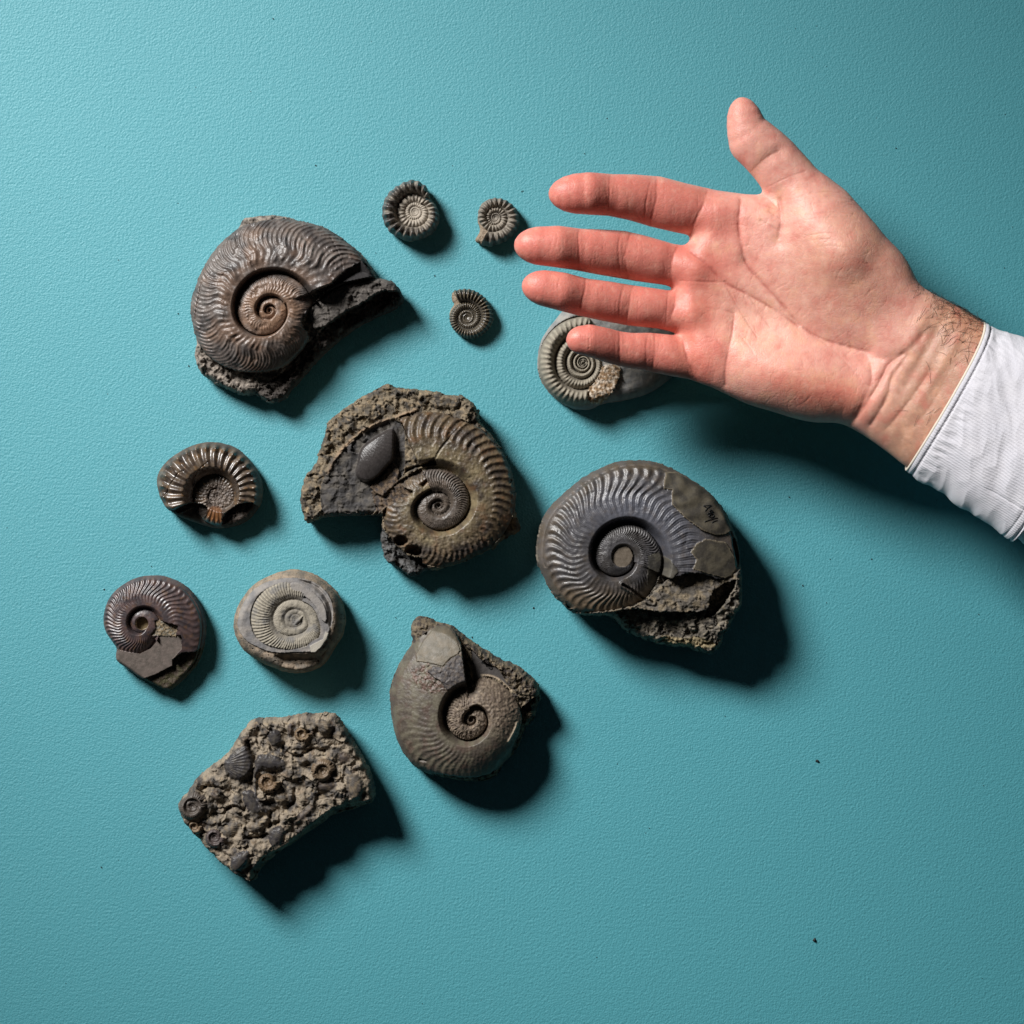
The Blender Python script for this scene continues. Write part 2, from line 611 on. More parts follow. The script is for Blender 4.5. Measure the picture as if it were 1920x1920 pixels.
# ---- 1: large brown ammonite in the upper left
def fossil_large_brown():
    F = Fossil([(640, 75), (500, 110), (480, 190), (350, 290), (230, 450), (130, 660), (90, 850), (110, 960), (150, 1090), (120, 1200), (150, 1320), (250, 1410), (430, 1500), (560, 1535), (620, 1510), (700, 1590), (840, 1570), (900, 1480), (1080, 1290), (1200, 1150), (1450, 960), (1600, 890), (1740, 830), (1815, 760), (1780, 690), (1740, 630), (1680, 600), (1590, 590), (1560, 520), (1480, 400), (1350, 290), (1200, 190), (1050, 140), (950, 125), (850, 85)],
               (330, 380), .234375, zmid=85, smooth=1, jag=1.6, jagsize=16, seed=1)
    sp = F.spiral((745, 860), -1, [(20, 345), (-45, 385), (-90, 490), (-135, 605), (-180, 655), (-219, 665), (-248, 712), (-270, 735), (-297, 790), (-318, 828), (-338, 885)], 2.55)
    t, th, rho = sp['t'], sp['th'], sp['rho']
    shell = F.poly([(470, 190), (350, 290), (230, 450), (120, 660), (80, 850), (100, 980), (150, 1110), (260, 1240), (420, 1330), (600, 1355), (760, 1345), (880, 1300), (950, 1220), (1040, 1130), (1060, 1040), (1000, 990), (1030, 880), (1070, 830), (1220, 690), (1330, 570), (1480, 455), (1560, 520), (1500, 380), (1350, 280), (1200, 180), (1000, 120), (800, 120), (620, 150)], 1, 2.0, 6)
    inner = sp['n'] >= 1
    shell_m = (shell > 0) & sp['ins']
    scale = rho / sp['R0']
    Zs = 58 + 58 * scale ** 0.26 * dome(sp, ts=0.10, low=0.34, pw=1.8)
    b = smooth_bend(t, [(0, 0.0), (0.2, 0.01), (0.38, -0.035), (0.58, 0.035), (0.8, 0.02), (1, -0.12)])
    Nr = 48
    prim = rib_wave(Nr * (th + b), 1.1)
    sec = rib_wave(2 * Nr * (th + b), 1.0)
    w1 = ss(0.08, 0.3, t) * (1 - ss(0.5, 0.8, t)); w2 = ss(0.35, 0.6, t) * (1 - ss(0.93, 1.0, t))
    fold = rib_wave(13 * (th + b * 0.8) + 1.2 * F.fb(50, 3, 2), 1.6) * ss(.12, .3, t) * (1 - ss(.38, .62, t))
    irr = 0.55 + 0.9 * np.clip(F.fb(38, 4, 2) + 0.45, 0, 1)
    wear = ss(.05, .5, F.fb(24, 61, 4))
    ribs = (1 - .75 * wear) * rho * irr * (0.013 * w1 * prim + 0.014 * w2 * sec) * np.where(inner, 2.4, 1.0) + rho * 0.030 * fold * (~inner) * (.4 + irr * .5) - wear * 1.2 + wear * 1.0 * F.fb(4, 62, 3)
    Zs = Zs + ribs + 1.2 * F.fb(12, 5, 4)
    # cracks across the whorl
    for ln, dp in (([(470, 260), (510, 360), (570, 440), (600, 480), (650, 545)], 3.0), ([(205, 640), (185, 760), (160, 880), (155, 930)], 3.0), ([(1230, 260), (1290, 380), (1330, 470), (1340, 540)], 1.2)):
        d = F.line(ln) + 1.0 * F.fb(6, 8, 2)
        Zs = Zs - dp * np.exp(-(d / 1.3) ** 2)
    # the plain layer that has lost its fine ribs at the aperture
    c, e, ca = F.ch(26, 2, 0.45, 0.5)
    c2, e2, _ = F.ch(9, 4, 0.5, 0.6)
    # matrix: low slab behind, tongue at right, foot at the bottom
    u = (F.X - 560) * 0.7 + (F.Y - 600) * 0.7
    rk = F.rock(30, 9, 1, .5)
    Zm = 62 + rk + 3 * F.fb(20, 6, 4)
    Zm = Zm - 0.16 * np.clip(F.Y - 660, 0, 200)
    tong = F.poly([(1050, 860), (1200, 740), (1330, 660), (1480, 640), (1600, 600), (1800, 620), (1850, 800), (1450, 960), (1100, 1000)], 0, 2, 6)
    Zm = np.where(tong > 0, 76 + 0.10 * (F.Y - 590) * -1 + .8 * F.rock(40, 7, 3, .6), Zm)
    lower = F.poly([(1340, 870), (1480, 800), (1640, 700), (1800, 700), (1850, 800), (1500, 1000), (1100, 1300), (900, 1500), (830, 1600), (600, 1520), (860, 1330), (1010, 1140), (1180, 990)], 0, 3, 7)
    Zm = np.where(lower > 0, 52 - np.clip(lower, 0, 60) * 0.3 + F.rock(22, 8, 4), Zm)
    brk = F.poly([(1480, 455), (1590, 590), (1350, 640), (1180, 720), (1060, 850), (1000, 990), (1040, 870), (1220, 690), (1330, 570)], 0, 1, 5)
    Zbrk = 96 - 1.1 * np.clip(brk, 0, 40)
    Z = np.where(shell_m, Zs, np.where(brk > 0, Zbrk, Zm))
    reg = np.where(shell_m, np.where(inner, 1, 0), np.where(brk > 0, 3, 2))
    shc = mixc(rgb(94, 85, 80), rgb(62, 57, 56), ss(-.3, .5, F.fb(30, 11, 3)))
    shc = mixc(shc, rgb(116, 90, 72), ss(0.0, .6, F.fb(45, 14, 3) + .45 * ss(160, 30, sp['r'])) * 0.55)
    shc = mixc(shc, rgb(150, 116, 90), ss(70, 30, sp['r']) * 0.4)
    shc = mixc(shc, rgb(118, 112, 108), ss(.1, .5, F.fb(28, 24, 3)) * .4)
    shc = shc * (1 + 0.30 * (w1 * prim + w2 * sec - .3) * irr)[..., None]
    shc = mixc(shc, rgb(52, 45, 40), ss(.3, .7, F.fb(14, 19, 4)) * .5)
    mc = mixc(rgb(142, 132, 122), rgb(78, 72, 68), ss(-.2, .5, F.fb(12, 21, 4)))
    mc = mixc(mc, rgb(80, 76, 73), (tong > 0) * 0.85)
    mc = mixc(mc, rgb(42, 38, 37), (lower > 0) * 0.8)  # shade below the tongue painted in as near-black stone
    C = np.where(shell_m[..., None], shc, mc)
    C = np.where((brk > 0)[..., None] & ~shell_m[..., None], rgb(34, 32, 33) + 0 * mc, C)
    R = np.where(shell_m, 0.38 + 0.12 * F.fb(15, 30, 3), 0.8)
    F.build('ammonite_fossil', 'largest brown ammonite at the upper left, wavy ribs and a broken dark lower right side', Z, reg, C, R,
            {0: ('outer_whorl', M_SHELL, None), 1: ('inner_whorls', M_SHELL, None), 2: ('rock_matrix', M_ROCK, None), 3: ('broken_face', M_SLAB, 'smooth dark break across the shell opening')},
            edge=13, rim=0.6, bulge=0.06, inset=0.16)


fossil_large_brown()


# ---- 2, 3, 4: the small pyrite ammonites
def small_ammonite(outline, center, sense, table, W, N_, th_h, label, cbase, clight, bendp, seed, sharp=1.2, amp=0.10, dust=0.0, rough=0.4, smooth=2, pol=True, t0=0.35, base=16, gro=None):
    F = Fossil(outline, (690, 320), .17709, zmid=base, smooth=smooth, jag=0.5, jagsize=8, step=0.7, seed=seed)
    sp = F.spiral(center, sense, table, W)
    t, th, rho = sp['t'], sp['th'], sp['rho']
    scale = rho / sp['R0']
    b = smooth_bend(t, bendp)
    rw = rib_wave(N_ * (th + b), sharp)
    win = ss(0.05, 0.3, t) * (1 - 0.5 * ss(.9, 1.0, t))
    Zs = base + th_h * scale ** 0.85 * (0.22 + 0.78 * np.sin(np.pi * np.clip(t * .9 + .05, 0, 1)) ** 0.75) + rho * amp * win * (rw - 0.3) + 0.5 * F.fb(6, 2, 3)
    if dust > .6: Zs = np.where(sp['n'] >= 1, base + th_h * .62 + .45 * (Zs - base - th_h * .62), Zs)
    Zs = np.where(sp['ins'], Zs, base + 3 + 0.4 * F.ch(7, 2)[0])
    # ribs also notch the outline
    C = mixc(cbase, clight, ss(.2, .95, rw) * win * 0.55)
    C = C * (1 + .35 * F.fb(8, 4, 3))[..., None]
    dm = np.clip(dust * (ss(sp['R0'] * 0.85, sp['R0'] * 0.35, sp['r']) + .35 * (1 - rw)) + dust * .8 * F.fb(14, 7, 3), 0, 1)
    C = mixc(C, rgb(156, 146, 132), dm)
    C = mixc(C, rgb(150, 132, 112), np.clip((~sp['ins']) * 0.7, 0, 1))
    R = np.clip(rough + 0.4 * dm + .1 * F.fb(6, 9, 2), .2, .95)
    F.D = F.D + rho * 0.028 * (rw - .5) * sp['ins']
    reg = np.where(sp['ins'] & (sp['n'] >= 1), 1, np.where(sp['ins'], 0, 2))
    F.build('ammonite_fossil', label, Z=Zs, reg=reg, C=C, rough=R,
            parts={0: ('outer_whorl', M_POLISH if pol else M_SHELL, None), 1: ('inner_whorls', M_POLISH if pol else M_SHELL, None), 2: ('rock_matrix', M_ROCK, None)},
            edge=7, rim=0.55, bulge=0.05, inset=0.30, rough_side=1.0, side_steps=6)


small_ammonite([(500, 95), (560, 130), (620, 170), (645, 240), (650, 280), (700, 340), (740, 400), (758, 480), (745, 560), (700, 650), (600, 710), (450, 750), (370, 730), (270, 680), (190, 600), (150, 500), (150, 400), (170, 310), (220, 230), (300, 170), (420, 110)],
               (500, 440), -1, [(50, 195), (0, 255), (-45, 290), (-90, 300), (-135, 345), (-180, 355), (-225, 345), (-270, 345), (-308, 300)], 1.85, 24, 26,
               'small ammonite with strong blunt ribs and a dusty pale centre, topmost of all', rgb(40, 37, 37), rgb(104, 97, 92),
               [(0, 0), (.5, .02), (1, .0)], 11, sharp=1.0, amp=.17, dust=0.9, rough=.30, base=20)
small_ammonite([(1350, 285), (1440, 300), (1520, 350), (1580, 410), (1605, 500), (1600, 590), (1560, 660), (1480, 730), (1380, 780), (1280, 805), (1200, 780), (1120, 740), (1180, 660), (1185, 600), (1160, 540), (1165, 430), (1200, 350), (1270, 300)],
               (1345, 500), -1, [(225, 152), (180, 187), (90, 216), (0, 260), (-90, 290), (-118, 330)], 1.95, 21, 20,
               'tiny ribbed ammonite nearest the middle fingertip, with a flared broken mouth', rgb(48, 44, 41), rgb(114, 104, 95),
               [(0, 0), (.5, .02), (1, .04)], 12, sharp=1.1, amp=.17, dust=0.5, rough=.4, base=16)
small_ammonite([(1040, 1250), (1140, 1270), (1240, 1340), (1300, 1440), (1330, 1540), (1315, 1630), (1250, 1710), (1180, 1760), (1080, 1785), (980, 1750), (900, 1680), (860, 1590), (865, 1480), (920, 1410), (890, 1380), (885, 1300), (930, 1260)],
               (1050, 1555), 1, [(120, 165), (180, 190), (225, 210), (270, 228), (315, 252), (360, 278), (405, 296), (450, 305), (478, 335)], 1.9, 37, 17,
               'tiny glossy dark ammonite right of the big brown one, tightly ribbed in rings', rgb(44, 40, 33), rgb(120, 108, 88),
               [(0, 0), (.5, .03), (1, .06)], 13, sharp=1.4, amp=.10, dust=0.1, rough=.2, base=13)


# ---- 5: grey ammonite half under the hand
def fossil_under_hand():
    F = Fossil([(820, 135), (560, 300), (390, 510), (260, 660), (185, 820), (162, 980), (180, 1150), (260, 1290), (400, 1420), (560, 1500), (720, 1500), (860, 1430), (1100, 1400), (1350, 1330), (1500, 1230), (1600, 1150), (1700, 1000), (1750, 800), (1600, 500), (1300, 300), (1000, 160)],
               (980, 500), .17708, zmid=60, smooth=2, seed=5)
    sp = F.spiral((640, 1010), -1, [(80, 300), (0, 340), (-45, 390), (-90, 465), (-135, 480), (-180, 475), (-225, 480), (-280, 500)], 1.62)
    t, th, rho = sp['t'], sp['th'], sp['rho']
    amm = F.poly([(640, 480), (540, 530), (390, 510), (200, 700), (150, 950), (170, 1180), (300, 1340), (520, 1520), (700, 1500), (850, 1400), (800, 1250), (850, 1100), (840, 1000), (900, 800), (760, 600)], 1, 2, 6)
    m = (amm > 0) & sp['ins']
    crust = F.poly([(850, 1030), (1050, 1040), (1030, 1160), (980, 1300), (860, 1440), (700, 1450), (680, 1300), (800, 1180)], 1, 4, 6)
    b = smooth_bend(t, [(0, 0), (.5, -.02), (1, -.06)])
    rw = rib_wave(46 * (th + b), .9)
    win = ss(0.1, .25, t) * (1 - ss(.8, .95, t) * (sp['n'] < 1))
    Zs = 34 + 32 * (0.5 + .5 * (rho / sp['R0'])) * (0.2 + .8 * np.sin(np.pi * np.clip(t, 0.02, .98)) ** .6) + rho * .045 * win * rw * (1 - .6 * ss(.0, .5, F.fb(16, 41, 3))) + 1.3 * F.fb(6, 1, 4)
    Zm = 52 + 4 * F.fb(40, 2, 3) + .8 * F.fb(8, 3, 3) - 0.12 * np.clip(F.Y - 700, 0, 100)
    Zc = 58 + 2.0 * F.fb(5, 6, 3) + .5 * F.ch(6, 3)[0]
    Z = np.where(m, Zs, Zm); Z = np.where(crust > 0, Zc, Z)
    reg = np.where(m, np.where(sp['n'] >= 1, 1, 0), 2); reg = np.where(crust > 0, 3, reg)
    C = mixc(rgb(120, 112, 100), rgb(150, 142, 126), rw * win) * (1 + .3 * F.fb(10, 4, 3))[..., None]
    Cm = mixc(rgb(122, 122, 122), rgb(148, 144, 138), ss(-.4, .4, F.fb(14, 5, 4)))
    Cc = mixc(rgb(150, 122, 92), rgb(205, 190, 172), ss(-.2, .3, F.fb(7, 8, 3)))
    Cc = mixc(Cc, rgb(90, 60, 38), ss(.15, .4, F.fb(5, 9, 3)) * .7)
    CC = np.where(m[..., None], C, Cm); CC = np.where((crust > 0)[..., None], Cc, CC)
    F.build('ammonite_fossil', 'grey pebble ammonite partly hidden beneath the little finger', Z, reg, CC, np.full(F.shape, .72),
            {0: ('outer_whorl', M_SHELL, None), 1: ('inner_whorls', M_SHELL, None), 2: ('rock_matrix', M_SLAB, None), 3: ('crystal_crust', M_ROCK, 'grainy rust and white crust')},
            edge=22, rim=0.35, bulge=.12, inset=.28, rough_side=1.5)


fossil_under_hand()


# ---- 6: centre ammonite in a jagged slab
def fossil_centre():
    F = Fossil([(800, 75), (850, 115), (960, 115), (1080, 130), (1160, 140), (1220, 165), (1330, 165), (1400, 190), (1470, 250), (1490, 310), (1495, 390), (1560, 440), (1640, 540), (1720, 680), (1770, 850), (1785, 1000), (1770, 1100), (1830, 1200), (1800, 1245), (1690, 1290), (1620, 1360), (1500, 1420), (1350, 1490), (1200, 1530), (1120, 1540), (1050, 1560), (990, 1595), (940, 1590), (850, 1520), (750, 1470), (730, 1380), (710, 1290), (720, 1210), (735, 1120), (700, 1110), (560, 1105), (400, 1115), (270, 1120), (200, 1150), (120, 1165), (110, 1090), (85, 1030), (90, 950), (120, 800), (200, 720), (240, 590), (290, 450), (290, 390), (380, 310), (520, 210), (650, 140), (740, 90)],
               (540, 700), .23958, zmid=80, smooth=1, jag=2.2, jagsize=12, seed=6)
    sp = F.spiral((1180, 1035), 1, [(130, 300), (190, 455), (225, 460), (270, 480), (315, 505), (360, 600), (406, 665), (426, 700), (450, 728), (475, 770)], 2.55)
    t, th, rho = sp['t'], sp['th'], sp['rho']
    shell = F.poly([(850, 345), (1000, 300), (1200, 300), (1380, 370), (1560, 450), (1640, 540), (1730, 680), (1790, 850), (1800, 1010), (1760, 1150), (1680, 1290), (1500, 1430), (1300, 1500), (1100, 1540), (1040, 1500), (1060, 1430), (940, 1420), (850, 1340), (790, 1290), (735, 1190), (735, 1100), (760, 1050), (850, 1000), (1000, 930), (920, 900), (850, 850), (900, 790), (918, 700), (915, 560), (918, 440), (890, 380)], 1, 1.5, 5)
    m = (shell > 0) & sp['ins']
    scale = rho / sp['R0']
    b = smooth_bend(t, [(0, 0), (.3, .02), (.6, -.03), (.85, .04), (1, .12)])
    Nr = 56
    pr = rib_wave(Nr * (th + b), 1.3); se = rib_wave(1.2 * Nr * (th + b), 1.2)
    out = sp['n'] < 1
    w_out = ss(.45, .62, t) * (1 - ss(.94, 1, t)); w_in = ss(.15, .35, t) * (1 - ss(.9, 1, t))
    thick = ss(-4.2, -0.6, th)                    # coarser ribs near the mouth
    ribs = np.where(out, rho * w_out * (0.016 + .012 * thick) * pr, rho * w_in * .06 * se)
    Zs = 62 + 46 * scale ** .3 * dome(sp, ts=.2, low=.45, pw=2.4) + ribs * .85 + 1.2 * F.fb(10, 2, 4) + .8 * F.fb(4, 27, 2)
    d = F.line([(1380, 380), (1300, 470), (1200, 590), (1160, 660)]) + .8 * F.fb(5, 3, 2)
    Zs = Zs - 3.5 * np.exp(-(d / 1.6) ** 2)
    # worn, pitted lower right
    worn = ss(.0, .35, F.fb(30, 7, 3) + .5 * ss(1150, 1350, (F.Y - 700) / .23958) - .1)
    Zs = Zs - worn * (1.5 + 1.6 * F.fb(6, 8, 3)) * out
    c, e, ca = F.ch(30, 1, .45, .4); c2, e2, _ = F.ch(10, 2, .5, .6)
    # hole pair
    for hx, hy, hr in ((885, 1310, 62), (985, 1395, 72)):
        p = F.P([(hx, hy)])[0]
        dd = np.hypot((F.X - p[0]), (F.Y - p[1]) * 1.25) + 3 * F.fb(8, 9, 2)
        Zs = Zs - 30 * ss(hr * .24, hr * .14, dd)
    slab = F.poly([(300, 780), (350, 690), (440, 590), (560, 480), (760, 370), (870, 370), (915, 440), (918, 700), (900, 800), (840, 860), (740, 960), (690, 1100), (560, 1110), (270, 1130), (245, 950), (255, 870)], 1, 1.5, 6)
    cast = F.poly([(560, 590), (640, 520), (800, 425), (840, 430), (840, 560), (838, 680), (780, 740), (700, 830), (630, 860), (560, 840), (520, 780), (545, 690)], 2)
    wedge = F.poly([(850, 850), (1080, 720), (1100, 800), (1080, 880), (980, 930), (760, 1050), (700, 1100), (650, 930), (700, 880)], 0, 2, 5)
    frag = F.poly([(640, 890), (760, 780), (820, 700), (870, 760), (860, 850), (740, 960), (680, 930)], 0, 2, 5)
    Zm = 84 + F.rock(36, 10, 1, .45) + 4 * F.fb(25, 5, 4)
    left = (F.X - 690) / 130.0
    Zm = Zm + 14 * np.clip(left, -1, 0)
    low = F.poly([(700, 1150), (790, 1290), (850, 1350), (940, 1430), (1060, 1450), (1120, 1560), (900, 1650), (650, 1450)], 0, 2, 6)
    Zl = 50 + F.rock(26, 9, 5)
    tip = F.poly([(1700, 1120), (1880, 1150), (1850, 1300), (1650, 1330)], 0)
    Zsl = 76 + 3.5 * F.fb(30, 6, 3) + 1.0 * F.rock(44, 5, 9, .3) + 10 * ss(60, 5, np.abs(slab)) * ((F.Y - 700) / .23958 < 800) * .4
    cq = F.P([(690, 650)])[0]; an = math.radians(-50)
    cu = (F.X - cq[0]) * math.cos(an) + (F.Y - cq[1]) * math.sin(an); cv = -(F.X - cq[0]) * math.sin(an) + (F.Y - cq[1]) * math.cos(an)
    Zcast = 77 + 27 * np.clip(1 - (cu / 76) ** 2 - (cv / 47) ** 2, 0, 1) ** .75 * ss(-1, 5, cast) + .4 * rib_wave(np.arctan2(cu, cv + 60) * 60, 1) + .35 * F.fb(12, 33, 3)
    Z = Zm
    Z = np.where(slab > 0, Zsl, Z)
    Z = np.where(cast > 0, Zcast, Z)
    Z = np.where(wedge > 0, 76 + .5 * c2 + 3 * se * .6, Z)
    Z = np.where(frag > 0, 82 + .4 * c2, Z)
    Z = np.where(low > 0, Zl, Z)
    Z = np.where((tip > 0) & ~m, 40 + .4 * c2, Z)
    Z = np.where(m, Zs, Z)
    gap = F.poly([(1150, 655), (1090, 690), (920, 740), (905, 790), (1000, 745), (1120, 725), (1170, 720)], 0)
    Z = Z - 22 * ss(0, 4, gap)
    gap2 = F.poly([(1030, 870), (1090, 820), (1100, 850), (1060, 900)], 0)
    Z = Z - 14 * ss(0, 3, gap2)
    ridge = F.line([(320, 780), (360, 680), (440, 575), (560, 470), (700, 395), (860, 340), (1000, 290)])
    Z = Z + np.where(m, 0, 5 * np.exp(-(ridge / 3) ** 2))
    reg = np.full(F.shape, 2)
    reg = np.where(slab > 0, 3, reg); reg = np.where(cast > 0, 4, reg)
    reg = np.where(wedge > 0, 5, reg); reg = np.where(frag > 0, 5, reg); reg = np.where(low > 0, 2, reg)
    reg = np.where(m, np.where(out, 0, 1), reg)
    sh = mixc(rgb(88, 74, 56), rgb(58, 50, 44), ss(-.3, .4, F.fb(24, 11, 3)))
    band = ss(.62, .3, t) * out
    sh = mixc(sh, rgb(142, 128, 98), np.clip(band * (.4 + .9 * F.fb(26, 12, 3)), 0, .85))
    sh = mixc(sh, rgb(64, 54, 46), ss(.0, .5, F.fb(7, 26, 4)) * .5)
    sh = mixc(sh, rgb(112, 76, 48), ss(.1, .5, F.fb(22, 13, 3)) * .4)
    sh = mixc(sh, rgb(82, 74, 68), (~out) * .75)
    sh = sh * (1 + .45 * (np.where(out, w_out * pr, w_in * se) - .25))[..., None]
    mc = mixc(rgb(116, 104, 86), rgb(72, 67, 61), ss(-.25, .35, F.fb(18, 15, 4)))
    mc = mixc(mc, rgb(148, 128, 100), ss(.1, .4, F.fb(9, 17, 3)) * .6)
    slc = mixc(rgb(62, 60, 60), rgb(84, 79, 73), ss(-.3, .4, F.fb(18, 18, 3)))
    C = mc
    C = np.where((slab > 0)[..., None], slc, C)
    C = np.where((cast > 0)[..., None], rgb(58, 54, 53) * (1 + .25 * F.fb(10, 20, 3))[..., None], C)
    C = np.where(((wedge > 0) | (frag > 0))[..., None], mixc(rgb(104, 88, 72), rgb(60, 54, 52), ss(-.2, .3, F.fb(8, 22, 3))), C)
    C = np.where((low > 0)[..., None], mixc(rgb(92, 92, 92), rgb(62, 60, 58), ss(-.3, .3, F.fb(12, 23, 3))), C)
    C = mixc(C, rgb(150, 126, 102), np.exp(-(ridge / 3.5) ** 2) * (~m) * .7 * ss(-.5, .1, F.fb(14, 44, 2)))
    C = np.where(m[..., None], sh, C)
    R = np.where(m, .42 + .3 * worn, .8); R = np.where(cast > 0, .33, R)
    F.build('ammonite_fossil', 'brown ribbed ammonite at the centre set in a jagged slab with a smooth black bulge', Z, reg, C, R,
            {0: ('outer_whorl', M_SHELL, None), 1: ('inner_whorls', M_SHELL, None), 2: ('rock_matrix', M_ROCK, None), 3: ('smooth_slab', M_SLAB, 'flat dark grey surface left of the shell'),
             4: ('shell_cast', M_SLAB, 'smooth black bulging cast'), 5: ('broken_wedge', M_ROCK, 'crumbled wedge between slab and coil')},
            edge=9, rim=0.62, bulge=.02, inset=.20, rough_side=5)


fossil_centre()


# ---- 7: small shiny brown ammonite on the left
def fossil_knobbly():
    F = Fossil([(980, 150), (1150, 165), (1350, 230), (1520, 360), (1650, 530), (1740, 700), (1765, 900), (1740, 1060), (1640, 1230), (1480, 1370), (1250, 1430), (1080, 1450), (900, 1410), (700, 1340), (520, 1280), (380, 1190), (270, 1060), (200, 880), (170, 720), (200, 600), (290, 470), (450, 340), (650, 230), (820, 170)],
               (270, 810), .125, zmid=40, smooth=2, step=0.9, seed=3)
    sp = F.spiral((1100, 960), 1, [(-160, 400), (-90, 450), (-45, 620), (0, 690), (45, 760), (90, 850), (135, 950), (180, 970), (205, 980)], 2.6)
    t, th, rho = sp['t'], sp['th'], sp['rho']
    m = sp['ins']
    scale = rho / sp['R0']
    rw = rib_wave(32 * (th + smooth_bend(t, [(0, 0), (.5, .0), (1, .05)])), 1.1)
    win = ss(.06, .25, t) * (1 - ss(.85, .97, t))
    knob = np.exp(-((t - .74) / .10) ** 2) * rib_wave(32 * (th + .04), 2.2)
    Zs = 34 + 36 * scale ** .9 * dome(sp, ts=.22, low=.3, pw=2.2) + rho * (.035 * win * rw + .055 * knob) + .4 * F.fb(8, 1, 3)
    rough_c = ss(34, 22, sp['r'])
    Zs = np.where(sp['n'] >= 1, (Zs - 46) * .55 + 40, Zs)
    Zs = Zs + rough_c * (3.2 * F.fb(5, 5, 4) + 1.2 * F.fb(2.5, 6, 2))
    hole = F.poly([(740, 1060), (900, 1080), (980, 1150), (900, 1300), (700, 1320), (480, 1270), (330, 1180), (420, 1180), (650, 1070)], 1, 1, 5)
    Zs = np.where(hole > 0, 30 + .5 * F.ch(6, 1)[0], Zs)
    low = F.poly([(1200, 1220), (1450, 1060), (1700, 1050), (1700, 1300), (1300, 1460), (1150, 1440)], 1, 2, 5)
    Zs = np.where(low > 0, 40 + .6 * F.ch(7, 2)[0] + F.fb(5, 3, 3), Zs)
    for ln in ([(990, 450), (880, 540), (800, 660), (750, 760), (745, 860)], [(640, 580), (540, 620), (480, 720), (420, 790), (380, 900), (300, 980)]):
        dd = F.line(ln) + .5 * F.fb(4, 8, 2)
        Zs = Zs - 2.2 * np.exp(-(dd / .9) ** 2)
    Zr = 24 + 3 * F.fb(20, 3, 3)
    Z = np.where(m, Zs, Zr)
    reg = np.where(m & (sp['n'] >= 1), 1, 0); reg = np.where((hole > 0) | (low > 0), 3, reg)
    C = mixc(rgb(86, 74, 62), rgb(60, 50, 43), ss(-.3, .3, F.fb(16, 4, 3)))
    C = mixc(C, rgb(112, 84, 52), ss(.1, .4, F.fb(12, 6, 3)) * .5)
    C = C * (1 + .35 * (win * rw - .3))[..., None]
    C = mixc(C, rgb(100, 88, 80), rough_c * .5)
    C = np.where(((hole > 0) | (low > 0))[..., None], rgb(62, 54, 48) * (1 + .5 * F.fb(5, 9, 3))[..., None], C)
    amber = F.poly([(980, 1110), (1170, 1110), (1190, 1380), (1030, 1370), (940, 1290)], 1)
    C = mixc(C, rgb(120, 74, 34), ss(-2, 3, amber) * .6)
    C = np.where((~m)[..., None], rgb(86, 80, 74) + 0 * C, C)
    R = np.where(m, .30 + .1 * F.fb(8, 8, 2) + .3 * rough_c, .7); R = np.where((hole > 0) | (low > 0), .6, R)
    F.build('ammonite_fossil', 'shiny brown oval ammonite with knobbed ribs and a sunken centre, left edge of the group', Z, reg, C, R,
            {0: ('outer_whorl', M_POLISH, None), 1: ('inner_whorls', M_POLISH, None), 2: ('rock_matrix', M_SLAB, None), 3: ('broken_edge', M_ROCK, None)},
            edge=11, rim=0.5, bulge=.08, inset=.3, rough_side=1.2)


fossil_knobbly()


